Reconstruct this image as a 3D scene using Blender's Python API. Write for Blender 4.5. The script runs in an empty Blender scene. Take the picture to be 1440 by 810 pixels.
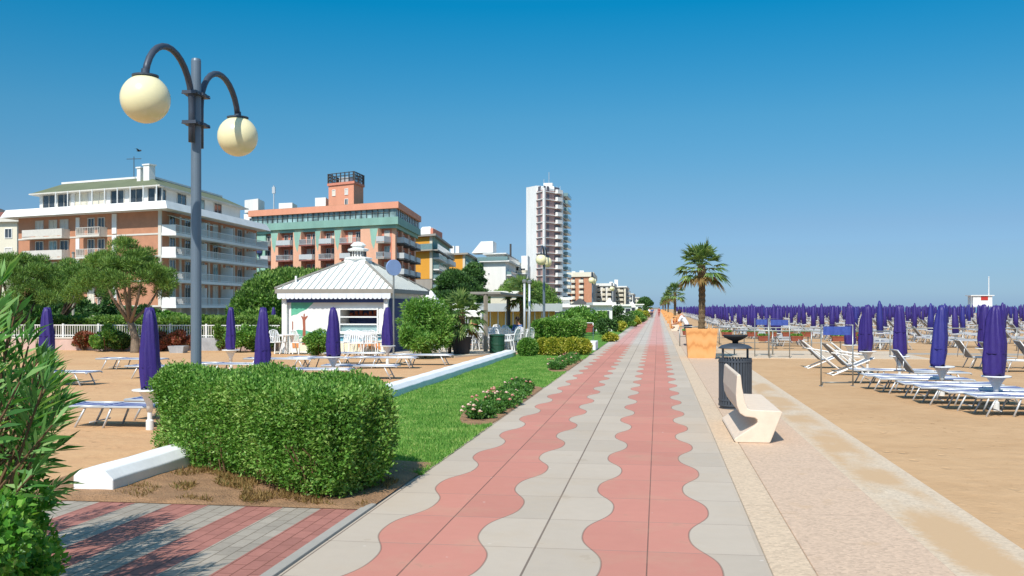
import bpy, math, random
import numpy as np
from mathutils import Vector, Matrix
random.seed(7); rng = np.random.default_rng(7)
PI = math.pi
sc = bpy.context.scene
C = sc.collection
# ---------------------------------------------------------------- camera frame
H = 1.8; F = 1400.0; V0 = 432.0
TH = math.atan(205.0 / F); CT, ST = math.cos(TH), math.sin(TH)
def PT(u, t, z=0.0):                      # photo column u, metres ahead t, height z
    lat = (u - 720) / F * t
    return Vector((CT * lat - ST * t, ST * lat + CT * t, z))
def AT(u, v, z=0.0):                      # point on level z seen at pixel
    return PT(u, (H - z) * F / (v - V0), z)
def Z(v, t): return H + (V0 - v) * t / F
# ---------------------------------------------------------------- materials
def lin(h):
    h = h.lstrip('#'); o = []
    for i in (0, 2, 4):
        c = int(h[i:i+2], 16) / 255
        o.append(c / 12.92 if c <= .04045 else ((c + .055) / 1.055) ** 2.4)
    return (*o, 1)
def newmat(name):
    m = bpy.data.materials.new(name); m.use_nodes = True
    nt = m.node_tree; nt.nodes.clear()
    out = nt.nodes.new('ShaderNodeOutputMaterial')
    return m, nt, out
class NB:
    def __init__(s, nt): s.nt = nt
    def n(s, typ, **k):
        nd = s.nt.nodes.new('ShaderNode' + typ)
        for a, b in k.items(): setattr(nd, a, b)
        return nd
    def l(s, a, b): s.nt.links.new(a, b)
    def math(s, op, a, b=None, c=None):
        nd = s.n('Math', operation=op)
        for i, x in enumerate((a, b, c)):
            if x is None: continue
            if hasattr(x, 'default_value') or hasattr(x, 'links'): s.l(x, nd.inputs[i])
            else: nd.inputs[i].default_value = x
        return nd.outputs[0]
    def noise(s, vec, scale, detail=4, rough=.55):
        nd = s.n('TexNoise'); nd.inputs['Scale'].default_value = scale
        nd.inputs['Detail'].default_value = detail; nd.inputs['Roughness'].default_value = rough
        if vec is not None: s.l(vec, nd.inputs['Vector'])
        return nd.outputs['Fac']
    def ramp(s, fac, stops):
        nd = s.n('ValToRGB'); e = nd.color_ramp.elements
        while len(e) > 1: e.remove(e[-1])
        e[0].position, e[0].color = stops[0][0], stops[0][1]
        for p, c in stops[1:]:
            k = e.new(p); k.color = c
        s.l(fac, nd.inputs[0]); return nd.outputs[0]
    def mix(s, fac, a, b, blend='MIX'):
        nd = s.n('Mix', data_type='RGBA', blend_type=blend)
        for sock, x in ((nd.inputs[0], fac), (nd.inputs[6], a), (nd.inputs[7], b)):
            if hasattr(x, 'links'): s.l(x, sock)
            else: sock.default_value = x
        return nd.outputs[2]
    def bsdf(s, col, rough=.7, metal=0, bump=None, bstr=.3, bdist=.02, spec=.4):
        p = s.n('BsdfPrincipled')
        if hasattr(col, 'links'): s.l(col, p.inputs['Base Color'])
        else: p.inputs['Base Color'].default_value = col
        if hasattr(rough, 'links'): s.l(rough, p.inputs['Roughness'])
        else: p.inputs['Roughness'].default_value = rough
        p.inputs['Metallic'].default_value = metal
        p.inputs['Specular IOR Level'].default_value = spec
        if bump is not None:
            b = s.n('Bump'); b.inputs['Strength'].default_value = bstr; b.inputs['Distance'].default_value = bdist
            s.l(bump, b.inputs['Height']); s.l(b.outputs[0], p.inputs['Normal'])
        return p.outputs[0]
def sc_(c, k): return (c[0]*k, c[1]*k, c[2]*k, 1)
def mat(name, hexcol, rough=.6, metal=0, var=.15, scale=3.0, bump=.0, spec=.4, bdist=.01, vert=False):
    """surface with two scales of tone variation (dirt / wear)"""
    c = lin(hexcol) if isinstance(hexcol, str) else hexcol
    m, nt, out = newmat(name); b = NB(nt)
    tc = b.n('TexCoord').outputs['Object']
    if vert:
        mp = b.n('Mapping'); mp.inputs['Scale'].default_value = (1, 1, .15); b.l(tc, mp.inputs['Vector']); tc2 = mp.outputs[0]
    else: tc2 = tc
    n1 = b.noise(tc2, scale, 5); n2 = b.noise(tc, scale * 9, 3)
    f = b.math('ADD', b.math('MULTIPLY', n1, .7), b.math('MULTIPLY', n2, .3))
    col = b.ramp(f, [(.3, sc_(c, 1 - var)), (.7, sc_(c, 1 + var * .7))])
    b.l(b.bsdf(col, rough, metal, n2 if bump else None, bump, bdist, spec), out.inputs[0])
    return m
def leafmat(name, cols, trans=.35, rough=.5, nscale=1.2):
    """cols: list of hex, picked per leaf and drifted by a broad noise"""
    m, nt, out = newmat(name); b = NB(nt)
    geo = b.n('NewGeometry'); tc = b.n('TexCoord').outputs['Object']
    nz = b.noise(tc, nscale, 2)
    f = b.math('ADD', b.math('MULTIPLY', geo.outputs['Random Per Island'], .62), b.math('MULTIPLY', b.math('SUBTRACT', nz, .3), .85))
    k = len(cols)
    col = b.ramp(f, [((i + .3) / k, lin(h)) for i, h in enumerate(cols)])
    d = b.bsdf(col, rough, 0, spec=.35)
    t = b.n('BsdfTranslucent'); b.l(b.mix(1, col, (1.15, 1.2, .45, 1), 'MULTIPLY'), t.inputs[0])
    mx = b.n('MixShader'); mx.inputs[0].default_value = trans
    b.l(d, mx.inputs[1]); b.l(t.outputs[0], mx.inputs[2]); b.l(mx.outputs[0], out.inputs[0])
    return m
M = {}
def MT(k, *a, **kw): M[k] = mat(k, *a, **kw)
MT('white_paint', '#E4E4E0', .45, var=.06, scale=2)
MT('kerb_white', '#ECECEA', .6, var=.10, scale=2.5, bump=.25, bdist=.006)
MT('plastic_white', '#E6E7E6', .35, var=.03)
MT('alu', '#C9CBCB', .4, .35, var=.06, scale=8)
MT('steel', '#9A9C98', .4, .6, var=.1, scale=8)
MT('pole_grey', '#6C7A86', .42, .2, var=.06, scale=3, spec=.5)
MT('pole_dark', '#464E5A', .45, .2, var=.08)
MT('globe', '#EDE3B4', .22, var=.04, scale=2, spec=.5)
MT('purple', '#352670', .5, var=.14, scale=7, bump=.3, bdist=.01)
MT('purple_b', '#2E2C78', .5, var=.14, scale=7)
MT('blue_fabric', '#2B3A86', .7, var=.1)
MT('banner_blue', '#3F55A0', .6, var=.25, scale=14)
MT('dark_fabric', '#3A4048', .8, var=.1)
MT('bin_grey', '#4A5058', .45, .2, var=.14, scale=6)
MT('bin_inner', '#26292D', .7, var=.1)
MT('bench_stone', '#DCC9B4', .75, var=.10, scale=9, bump=.35, bdist=.004)
MT('terracotta', '#8C4A36', .8, var=.18, scale=6)
MT('brick', '#BC8668', .85, var=.14, scale=1.2)
MT('tower_window', '#6E666A', .3)
MT('tower_brick', '#B3948E', .85, var=.12, scale=.6)
MT('brick_dark', '#8A5A52', .85, var=.15, scale=1.2)
MT('concrete', '#D2CDC2', .8, var=.1, scale=.7, vert=True)
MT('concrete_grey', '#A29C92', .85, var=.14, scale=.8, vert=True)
MT('stucco_white', '#E6E5E0', .8, var=.12, scale=.5, vert=True)
MT('stucco_cream', '#DAD3BF', .8, var=.07, scale=.5, vert=True)
MT('stucco_orange', '#DE9A7C', .85, var=.13, scale=.35, vert=True)
MT('stucco_peach', '#E2AE90', .85, var=.16, scale=.3, vert=True)
MT('stucco_red', '#D28870', .85, var=.12, scale=.5)
MT('stucco_yellow', '#E0A03C', .85, var=.08, scale=.4, vert=True)
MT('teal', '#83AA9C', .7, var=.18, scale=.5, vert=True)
MT('teal_light', '#90B8A6', .7, var=.2, scale=.5, vert=True)
MT('green_roof', '#6B7257', .85, var=.16, scale=.5)
MT('dark_trim', '#4B4A48', .7, var=.15)
MT('rail_grey', '#BCC0C0', .5, 0, var=.1)
MT('rail_glass', '#7E9A9A', .15, .1, var=.15, spec=.7)
MT('shutter', '#CFCAC0', .7, var=.1)
MT('tent_white', '#EAE8E0', .7, var=.06)
MT('roof_metal', '#E6E7E2', .55, 0, var=.08, scale=1.5)
MT('roof_seam', '#B9BCB6', .6, 0, var=.08)
MT('fascia', '#8F8A80', .6, var=.12)
MT('awning', '#D8DCE2', .8, var=.06)
MT('navy', '#35436F', .7, var=.12)
MT('mural_green', '#5FAE8F', .8, var=.2, scale=3)
MT('mural_sea', '#6FB4CC', .8, var=.15, scale=3)
MT('mural_sand', '#E3DCC0', .8, var=.1, scale=3)
MT('mural_brown', '#9C5A44', .8, var=.15, scale=3)
MT('mural_orange', '#D9915A', .8, var=.2, scale=6)
MT('disc_blue', '#7E97C0', .5, var=.1)
MT('bark', '#6E5A48', .95, var=.35, scale=7, bump=.9, bdist=.03)
MT('bark_grey', '#8A7A68', .95, var=.3, scale=7, bump=.9, bdist=.03)
MT('bird_dark', '#3A3A3E', .8)
MT('palm_bark', '#7D6A50', .95, var=.4, scale=16, bump=.9, bdist=.04)
MT('twig', '#6A5238', .9, var=.3, scale=9)
MT('pot_dark', '#3A3637', .7, var=.12)
MT('bin_green', '#1F4A38', .5, var=.12)
MT('wall_pink', '#C4A89C', .85, var=.22, scale=1.2)
MT('wall_grey', '#A8AAAC', .85, var=.3, scale=1.6)
MT('curtain', '#D8AE5A', .8, var=.2, scale=3, vert=True)
MT('wood_post', '#9A8F80', .8, var=.2, scale=5)
MT('skin', '#C48A68', .6, var=.06)
MT('hair', '#2E211A', .7, var=.2)
MT('cloth_white', '#E8E8EA', .8, var=.05)
MT('cloth_dark', '#343A48', .8, var=.1)
MT('cloth_red', '#A23B34', .8, var=.1)
MT('cloth_blue', '#4C6896', .8, var=.1)
MT('rubber', '#1E1E1F', .8, var=.1)
MT('hut_red', '#B5342C', .6, var=.08)
MT('petal', '#CE9480', .6, var=.25, scale=20)
MT('petal_white', '#E0C0AC', .6, var=.1, scale=20)
MT('red_flower', '#B5322A', .6, var=.3, scale=20)
MT('soil', '#A37E5C', .95, var=.35, scale=5, bump=.9, bdist=.04)
# glass
def glass(name, h, r=.08):
    m, nt, out = newmat(name); b = NB(nt)
    tc = b.n('TexCoord').outputs['Object']; n = b.noise(tc, .6, 2)
    col = b.ramp(n, [(.35, sc_(lin(h), .5)), (.7, sc_(lin(h), 1.6))])
    b.l(b.bsdf(col, r, 0, spec=.8), out.inputs[0]); M[name] = m
glass('pane', '#3A4046'); glass('pane_blue', '#8CA6A6', .25); 
# planter plywood
def m_ply():
    m, nt, out = newmat('planter_wood'); b = NB(nt)
    tc = b.n('TexCoord').outputs['Object']
    mp = b.n('Mapping'); mp.inputs['Scale'].default_value = (5, 5, 1.1); b.l(tc, mp.inputs['Vector'])
    w = b.n('TexWave', wave_type='RINGS'); w.inputs['Scale'].default_value = 1.1; w.inputs['Distortion'].default_value = 3.2
    w.inputs['Detail'].default_value = 3; b.l(mp.outputs[0], w.inputs['Vector'])
    col = b.ramp(w.outputs['Fac'], [(.0, lin('#C98A50')), (.2, lin('#D79C5E')), (1, lin('#DDA56A'))])
    b.l(b.bsdf(col, .65), out.inputs[0]); return m
M['planter_wood'] = m_ply()
def m_stripe():                            # lounger fabric: blue with pale stripes lengthwise
    m, nt, out = newmat('striped_fabric'); b = NB(nt)
    s = b.n('SeparateXYZ'); b.l(b.n('TexCoord').outputs['Object'], s.inputs[0])
    f = b.math('FRACT', b.math('MULTIPLY', s.outputs[1], 6.2))
    g = b.math('GREATER_THAN', f, .68)
    b.l(b.bsdf(b.mix(g, lin('#34417E'), lin('#B4BACB')), .75), out.inputs[0]); return m
M['striped_fabric'] = m_stripe()
def m_palegrey_stripe():
    m, nt, out = newmat('grey_sling'); b = NB(nt)
    s = b.n('SeparateXYZ'); b.l(b.n('TexCoord').outputs['Object'], s.inputs[0])
    f = b.math('FRACT', b.math('MULTIPLY', s.outputs[1], 9))
    g = b.math('GREATER_THAN', f, .5)
    b.l(b.bsdf(b.mix(g, lin('#5C6470'), lin('#8C939C')), .75), out.inputs[0]); return m
M['grey_sling'] = m_palegrey_stripe()
def m_walk():
    m, nt, out = newmat('promenade_paving'); b = NB(nt)
    tc = b.n('TexCoord').outputs['Object']; s = b.n('SeparateXYZ'); b.l(tc, s.inputs[0])
    X, Y = s.outputs[0], s.outputs[1]
    ph = b.math('MULTIPLY', b.math('SUBTRACT', Y, 6.9), 2 * PI / 2.03)
    wv = b.math('COSINE', ph)
    # rounder lobes than a plain sine
    wv = b.math('SUBTRACT', wv, b.math('MULTIPLY', b.math('COSINE', b.math('MULTIPLY', ph, 3)), .06))
    dx = b.math('MULTIPLY', wv, .105)
    xs = b.math('SUBTRACT', X, dx)
    def band(lo, hi):
        return b.math('MULTIPLY', b.math('GREATER_THAN', xs, lo), b.math('LESS_THAN', xs, hi))
    red = b.math('MAXIMUM', band(-2.11, -1.31), band(-.49, .34))
    # joints
    fr = b.math('FRACT', b.math('DIVIDE', b.math('SUBTRACT', Y, 7.39 - 10.15), 1.015))
    jy = b.math('LESS_THAN', b.math('MULTIPLY', fr, 1.015), .012)
    def vline(x, w): return b.math('LESS_THAN', b.math('ABSOLUTE', b.math('SUBTRACT', X, x)), w)
    jx = b.math('MAXIMUM', b.math('MAXIMUM', vline(-1.73, .006), vline(-.91, .008)), b.math('MAXIMUM', vline(-.075, .005), vline(-2.50, .006)))
    edge = None
    for e in (-2.11, -1.31, -.49, .34):
        q = b.math('LESS_THAN', b.math('ABSOLUTE', b.math('SUBTRACT', xs, e)), .007)
        edge = q if edge is None else b.math('MAXIMUM', edge, q)
    # per-slab tone
    cx = b.math('FLOOR', b.math('DIVIDE', b.math('ADD', X, 2.55), .82)); cy = b.math('FLOOR', b.math('DIVIDE', b.math('SUBTRACT', Y, 7.39 - 10.15), 1.015))
    cmb = b.n('CombineXYZ'); b.l(cx, cmb.inputs[0]); b.l(cy, cmb.inputs[1])
    wn = b.n('TexWhiteNoise'); b.l(cmb.outputs[0], wn.inputs['Vector'])
    big = b.noise(tc, .55, 4); fine = b.noise(tc, 90, 2); mid = b.noise(tc, 7, 4)
    tone = b.math('ADD', b.math('ADD', .80, b.math('MULTIPLY', wn.outputs['Value'], .13)), b.math('ADD', b.math('MULTIPLY', big, .14), b.math('ADD', b.math('MULTIPLY', mid, .10), b.math('MULTIPLY', fine, .10))))
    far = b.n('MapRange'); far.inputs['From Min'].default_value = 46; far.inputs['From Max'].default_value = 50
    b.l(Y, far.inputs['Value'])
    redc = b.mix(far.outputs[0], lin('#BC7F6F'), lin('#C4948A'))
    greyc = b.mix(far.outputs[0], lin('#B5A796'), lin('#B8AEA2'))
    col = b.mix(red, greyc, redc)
    tn = b.n('CombineXYZ'); [b.l(tone, tn.inputs[i]) for i in range(3)]
    col = b.mix(1, col, tn.outputs[0], 'MULTIPLY')
    light = b.math('MULTIPLY', jy, .75); col = b.mix(light, col, lin('#8C7B70'))
    dark = b.math('MAXIMUM', b.math('MULTIPLY', jx, .75), b.math('MULTIPLY', edge, .5))
    col = b.mix(dark, col, lin('#5A4A40'))
    # light specks of litter and stains
    sp = b.noise(tc, 9, 1); spm = b.math('GREATER_THAN', sp, .80); col = b.mix(b.math('MULTIPLY', spm, .5), col, lin('#D8CFC4'))
    st = b.noise(tc, 2.6, 3); stm = b.math('GREATER_THAN', st, .68); col = b.mix(b.math('MULTIPLY', stm, .14), col, lin('#7A6A58'))
    dr = b.ramp(b.noise(tc, 1.3, 6, .7), [(.50, (0, 0, 0, 1)), (.72, (1, 1, 1, 1))]); col = b.mix(b.math('MULTIPLY', dr, .28), col, lin('#B8A184'))
    hgt = b.math('SUBTRACT', b.math('MULTIPLY', fine, .25), b.math('MAXIMUM', jx, jy))
    b.l(b.bsdf(col, .85, 0, hgt, .35, .006, .25), out.inputs[0]); return m
M['walk'] = m_walk()
def m_terrazzo(name, base, joint, off, sandy=False):
    m, nt, out = newmat(name); b = NB(nt)
    tc = b.n('TexCoord').outputs['Object']; s = b.n('SeparateXYZ'); b.l(tc, s.inputs[0]); Y = s.outputs[1]
    v = b.n('TexVoronoi'); v.inputs['Scale'].default_value = 42; b.l(tc, v.inputs['Vector'])
    sp = b.n('SeparateColor'); b.l(v.outputs['Color'], sp.inputs[0])
    c = b.ramp(sp.outputs[0], [(0, sc_(lin(base), .82)), (.35, lin(base)), (.75, sc_(lin(base), 1.08)), (1, sc_(lin(base), 1.2))])
    big = b.noise(tc, .9, 4); c = b.mix(b.math('MULTIPLY', big, .35), c, lin('#C7A98C'))
    f = b.math('FRACT', b.math('DIVIDE', b.math('ADD', Y, off), joint)); j = b.math('LESS_THAN', b.math('MULTIPLY', f, joint), .01)
    c = b.mix(b.math('MULTIPLY', j, .55), c, lin('#8A7360'))
    if sandy:
        mp = b.n('Mapping'); mp.inputs['Scale'].default_value = (1.25, .5, 1); b.l(tc, mp.inputs['Vector'])
        n = b.noise(mp.outputs[0], 1.1, 5, .5); n2 = b.noise(tc, 14, 3)
        k = b.math('ADD', n, b.math('MULTIPLY', b.math('SUBTRACT', n2, .5), .08))
        mk = b.ramp(k, [(.37, (0, 0, 0, 1)), (.54, (.95, .95, .95, 1))])
        ex = b.math('ADD', s.outputs[0], b.math('MULTIPLY', b.math('SUBTRACT', n2, .5), .22))
        mk = b.math('MULTIPLY', mk, b.math('MULTIPLY', b.ramp(b.math('SUBTRACT', ex, 2.0), [(.03, (.15, .15, .15, 1)), (.16, (1, 1, 1, 1))]), b.ramp(b.math('SUBTRACT', ex, 2.0), [(.50, (1, 1, 1, 1)), (.63, (.12, .12, .12, 1))])))
        c = b.mix(mk, c, lin('#C4A27A'))
    else:
        n = b.noise(tc, 2.2, 3); mk = b.ramp(n, [(.60, (0, 0, 0, 1)), (.75, (.5, .5, .5, 1))]); c = b.mix(mk, c, lin('#C2A078'))
    b.l(b.bsdf(c, .7, 0, sp.outputs[0], .12, .003, .35), out.inputs[0]); return m
M['terrazzo'] = m_terrazzo('terrazzo', '#C8AC92', 3.1, .4)
M['coping'] = m_terrazzo('coping', '#CDB598', 1.55, .1)
M['terrazzo_sandy'] = m_terrazzo('terrazzo_sandy', '#CBB9A0', 3.1, .9, True)
def m_sand(name, a, bcol, spots=True):
    m, nt, out = newmat(name); b = NB(nt)
    tc = b.n('TexCoord').outputs['Object']
    n1 = b.noise(tc, .35, 5, .6); n2 = b.noise(tc, 3.2, 5, .6); n3 = b.noise(tc, 60, 2)
    f = b.math('ADD', b.math('MULTIPLY', n1, .5), b.math('ADD', b.math('MULTIPLY', n2, .35), b.math('MULTIPLY', n3, .15)))
    c = b.ramp(f, [(.33, lin(a)), (.66, lin(bcol))])
    mp = b.n('Mapping'); mp.inputs['Scale'].default_value = (1, .55, 1); b.l(tc, mp.inputs['Vector'])
    d = b.noise(mp.outputs[0], 8.5, 4, .7); reg = b.noise(tc, .5, 2)
    dm = b.math('MULTIPLY', b.ramp(d, [(.60, (0, 0, 0, 1)), (.68, (1, 1, 1, 1))]), b.ramp(reg, [(.42, (0, 0, 0, 1)), (.6, (1, 1, 1, 1))]))
    c = b.mix(b.math('MULTIPLY', dm, .45), c, lin('#7E5C3C'))
    hh = b.math('ADD', b.math('MULTIPLY', b.noise(tc, 1.6, 6, .65), 1.0), b.math('MULTIPLY', n2, .5))
    vo = b.n('TexVoronoi'); vo.inputs['Scale'].default_value = 2.6; mp2 = b.n('Mapping'); mp2.inputs['Scale'].default_value = (1.3, .8, 1); b.l(tc, mp2.inputs['Vector']); b.l(mp2.outputs[0], vo.inputs['Vector'])
    dim = b.ramp(vo.outputs['Distance'], [(.06, (0, 0, 0, 1)), (.22, (1, 1, 1, 1)), (.32, (.82, .82, .82, 1))])
    reg2 = b.ramp(b.noise(tc, .33, 2), [(.45, (0, 0, 0, 1)), (.58, (1, 1, 1, 1))])
    dd = b.mix(reg2, (.9, .9, .9, 1), dim); rr = b.n('SeparateColor'); b.l(dd, rr.inputs[0])
    hh = b.math('ADD', b.math('MULTIPLY', hh, .55), b.math('MULTIPLY', rr.outputs[0], .55))
    b.l(b.bsdf(c, .95, 0, hh, .75, .07, .1), out.inputs[0]); return m
M['sand'] = m_sand('sand', '#B4906A', '#C8A57E')
M['sand_left'] = m_sand('sand_left', '#BC9069', '#D0AA7F')
def m_grass():
    m, nt, out = newmat('lawn_green'); b = NB(nt)
    tc = b.n('TexCoord').outputs['Object']
    n1 = b.noise(tc, .8, 4); n2 = b.noise(tc, 55, 3, .7)
    f = b.math('ADD', b.math('MULTIPLY', n1, .5), b.math('MULTIPLY', n2, .5))
    c = b.ramp(f, [(.32, lin('#446E28')), (.5, lin('#62903E')), (.7, lin('#88AC54'))])
    b.l(b.bsdf(c, .9, 0, n2, .8, .05, .1), out.inputs[0]); return m
M['lawn'] = m_grass()
def m_brickpath():
    m, nt, out = newmat('brick_paving'); b = NB(nt)
    tc = b.n('TexCoord').outputs['Object']; s = b.n('SeparateXYZ'); b.l(tc, s.inputs[0]); X, Y = s.outputs[0], s.outputs[1]
    mp = b.n('Mapping'); mp.inputs['Rotation'].default_value = (0, 0, PI / 2); mp.inputs['Location'].default_value = (0, 0.004, 0); b.l(tc, mp.inputs['Vector'])
    br = b.n('TexBrick'); br.inputs['Scale'].default_value = 1; br.inputs['Brick Width'].default_value = .235; br.inputs['Row Height'].default_value = .1175
    br.inputs['Mortar Size'].default_value = .005; br.inputs['Color1'].default_value = (1.08, 1.08, 1.08, 1); br.inputs['Color2'].default_value = (.84, .84, .84, 1); br.inputs['Mortar'].default_value = (.5, .47, .43, 1)
    b.l(mp.outputs[0], br.inputs['Vector'])
    k = b.math('FRACT', b.math('DIVIDE', b.math('ADD', X, 2.61 + 7.05), .705))   # red then grey, each .35 m
    red = b.math('GREATER_THAN', k, .5)
    n = b.noise(tc, 2.5, 5); n2 = b.noise(tc, 40, 2)
    col = b.mix(red, lin('#A69C8E'), lin('#A87266'))
    col = b.mix(1, col, br.outputs['Color'], 'MULTIPLY')
    t = b.ramp(b.math('ADD', b.math('MULTIPLY', n, .6), b.math('MULTIPLY', n2, .4)), [(.3, (.82, .82, .82, 1)), (.7, (1.08, 1.08, 1.08, 1))])
    col = b.mix(1, col, t, 'MULTIPLY')
    b.l(b.bsdf(col, .85, 0, br.outputs['Fac'], -.4, .006, .25), out.inputs[0]); return m
M['brickpath'] = m_brickpath()
M['inland'] = mat('inland', '#8E8674', .9, var=.2, scale=.3)
M['pathstone'] = mat('pathstone', '#C5B7A2', .85, var=.12, scale=1.2)
def m_sea():
    m, nt, out = newmat('sea_water'); b = NB(nt)
    tc = b.n('TexCoord').outputs['Object']; n = b.noise(tc, .4, 4)
    b.l(b.bsdf(lin('#2F6E8E'), .12, 0, n, .6, .3, .5), out.inputs[0]); return m
M['sea'] = m_sea()
# leaves
M['leaf_hedge'] = leafmat('leaf_hedge', ['#365F1E', '#54862E', '#739F42', '#A0BC66'], .26, nscale=2.2)
M['leaf_oleander'] = leafmat('leaf_oleander', ['#36622C', '#50863E', '#74A658', '#A6C480'], .38, .38)
M['leaf_round'] = leafmat('leaf_round', ['#34661F', '#4A8630', '#68A23E', '#92BA58'], .36, .4)
M['leaf_pine'] = leafmat('leaf_pine', ['#344E20', '#4E7030', '#6C923E', '#98B25C'], .2, .6, .5)
M['leaf_darktree'] = leafmat('leaf_darktree', ['#25401F', '#35562A', '#486C34', '#648844'], .15, .6, .4)
M['leaf_shrub'] = leafmat('leaf_shrub', ['#3E6424', '#568834', '#76A446', '#A2C068'], .3, .5, .8)
M['leaf_red'] = leafmat('leaf_red', ['#4E5E2A', '#7E5038', '#A45A48', '#BE7460'], .25, .5, 1.5)
M['leaf_yellow'] = leafmat('leaf_yellow', ['#5E7A24', '#94A030', '#C2BC48', '#DAD070'], .3, .5, 2.5)
M['leaf_palm'] = leafmat('leaf_palm', ['#365026', '#52703A', '#718E4C', '#A0AE68'], .2, .5, 2)
M['leaf_dry'] = leafmat('leaf_dry', ['#5A4428', '#7C6236', '#96794A', '#6B6A38'], .2, .7, 3)
M['leaf_grass'] = leafmat('leaf_grass', ['#4C7E30', '#66983E', '#7EAE4E', '#B0C070'], .3, .6, 1.6)
M['leaf_rose'] = leafmat('leaf_rose', ['#2C5420', '#42702E', '#5A883C', '#7CA250'], .25, .45, 2)
M['leaf_ivy'] = leafmat('leaf_ivy', ['#3A5C24', '#557A32', '#789A46', '#98B05A'], .25, .5, .6)
# ---------------------------------------------------------------- objects
def wloc(p):
    v = Vector((0, 0, 0))
    while p is not None: v = v + p.location; p = p.parent
    return v
def tag(o, label=None, cat=None, group=None, kind=None):
    if label: o['label'] = label
    if cat: o['category'] = cat
    if group: o['group'] = group
    if kind: o['kind'] = kind
    return o
def empty(name, loc, label, cat, group=None, rz=0):
    o = bpy.data.objects.new(name, None); C.objects.link(o); o.empty_display_size = .2
    o.location = loc; o.rotation_euler[2] = rz
    return tag(o, label, cat, group)
def link(name, me, m, parent=None, loc=None, smooth=False):
    o = bpy.data.objects.new(name, me); C.objects.link(o)
    if m is not None and not me.materials:
        me.materials.append(M[m] if isinstance(m, str) else m)
    if smooth: me.polygons.foreach_set('use_smooth', [True] * len(me.polygons))
    if parent is not None: o.parent = parent
    if loc is not None: o.location = loc
    return o
class MB:
    def __init__(s): s.v = []; s.f = []
    def add(s, vs, fs):
        k = len(s.v); s.v += [tuple(p) for p in vs]; s.f += [tuple(i + k for i in f) for f in fs]; return s
    def hexa(s, p):      # 8 points: bottom 4 ccw, top 4
        return s.add(p, [(3, 2, 1, 0), (4, 5, 6, 7), (0, 1, 5, 4), (1, 2, 6, 5), (2, 3, 7, 6), (3, 0, 4, 7)])
    def box(s, x0, x1, y0, y1, z0, z1):
        return s.hexa([(x0, y0, z0), (x1, y0, z0), (x1, y1, z0), (x0, y1, z0), (x0, y0, z1), (x1, y0, z1), (x1, y1, z1), (x0, y1, z1)])
    def prism(s, poly, z0, z1, top=None):
        n = len(poly); t = top or poly
        return s.add([(p[0], p[1], z0) for p in poly] + [(p[0], p[1], z1) for p in t],
                     [tuple(range(n))[::-1], tuple(range(n, 2 * n))] + [(i, (i + 1) % n, n + (i + 1) % n, n + i) for i in range(n)])
    def tube(s, pts, r, n=8, cap=True):
        pts = [Vector(p) for p in pts]; rs = r if isinstance(r, (list, tuple)) else [r] * len(pts)
        k = len(s.v); up = None
        for i, p in enumerate(pts):
            a = pts[max(0, i - 1)]; b = pts[min(len(pts) - 1, i + 1)]
            d = (b - a).normalized()
            if up is None:
                up = Vector((0, 0, 1)) if abs(d.z) < .9 else Vector((1, 0, 0))
            x = d.cross(up).normalized(); y = x.cross(d).normalized(); up = y
            for j in range(n):
                th = 2 * PI * j / n
                s.v.append(tuple(p + (x * math.cos(th) + y * math.sin(th)) * rs[i]))
        for i in range(len(pts) - 1):
            for j in range(n):
                a = k + i * n + j; b = k + i * n + (j + 1) % n
                s.f.append((a, b, b + n, a + n))
        if cap:
            s.f.append(tuple(k + j for j in range(n))[::-1]); s.f.append(tuple(k + (len(pts) - 1) * n + j for j in range(n)))
        return s
    def lathe(s, prof, c=(0, 0, 0), n=16, cap=True):
        k = len(s.v)
        for r, z in prof:
            for j in range(n):
                th = 2 * PI * j / n; s.v.append((c[0] + r * math.cos(th), c[1] + r * math.sin(th), c[2] + z))
        for i in range(len(prof) - 1):
            for j in range(n):
                a = k + i * n + j; b = k + i * n + (j + 1) % n
                s.f.append((a, b, b + n, a + n))
        if cap:
            s.f.append(tuple(k + j for j in range(n))[::-1]); s.f.append(tuple(k + (len(prof) - 1) * n + j for j in range(n)))
        return s
    def mesh(s, name, off=(0, 0, 0)):
        me = bpy.data.meshes.new(name)
        ox, oy, oz = off
        me.from_pydata([(x - ox, y - oy, z - oz) for x, y, z in s.v], [], s.f); me.update(); return me
    def build(s, name, m, parent=None, smooth=False, loc=None, bevel=0):
        off = wloc(parent) if parent is not None else (loc or (0, 0, 0))
        o = link(name, s.mesh(name, off), m, parent, None if parent is not None else loc, smooth)
        if bevel:
            b = o.modifiers.new('b', 'BEVEL'); b.width = bevel; b.segments = 2; b.limit_method = 'ANGLE'
        if smooth and bevel == 0:
            pass
        return o
def copy_tree(o, parent=None):
    c = o.copy(); C.objects.link(c)
    if parent is not None: c.parent = parent
    for ch in list(o.children): copy_tree(ch, c)
    return c
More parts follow.
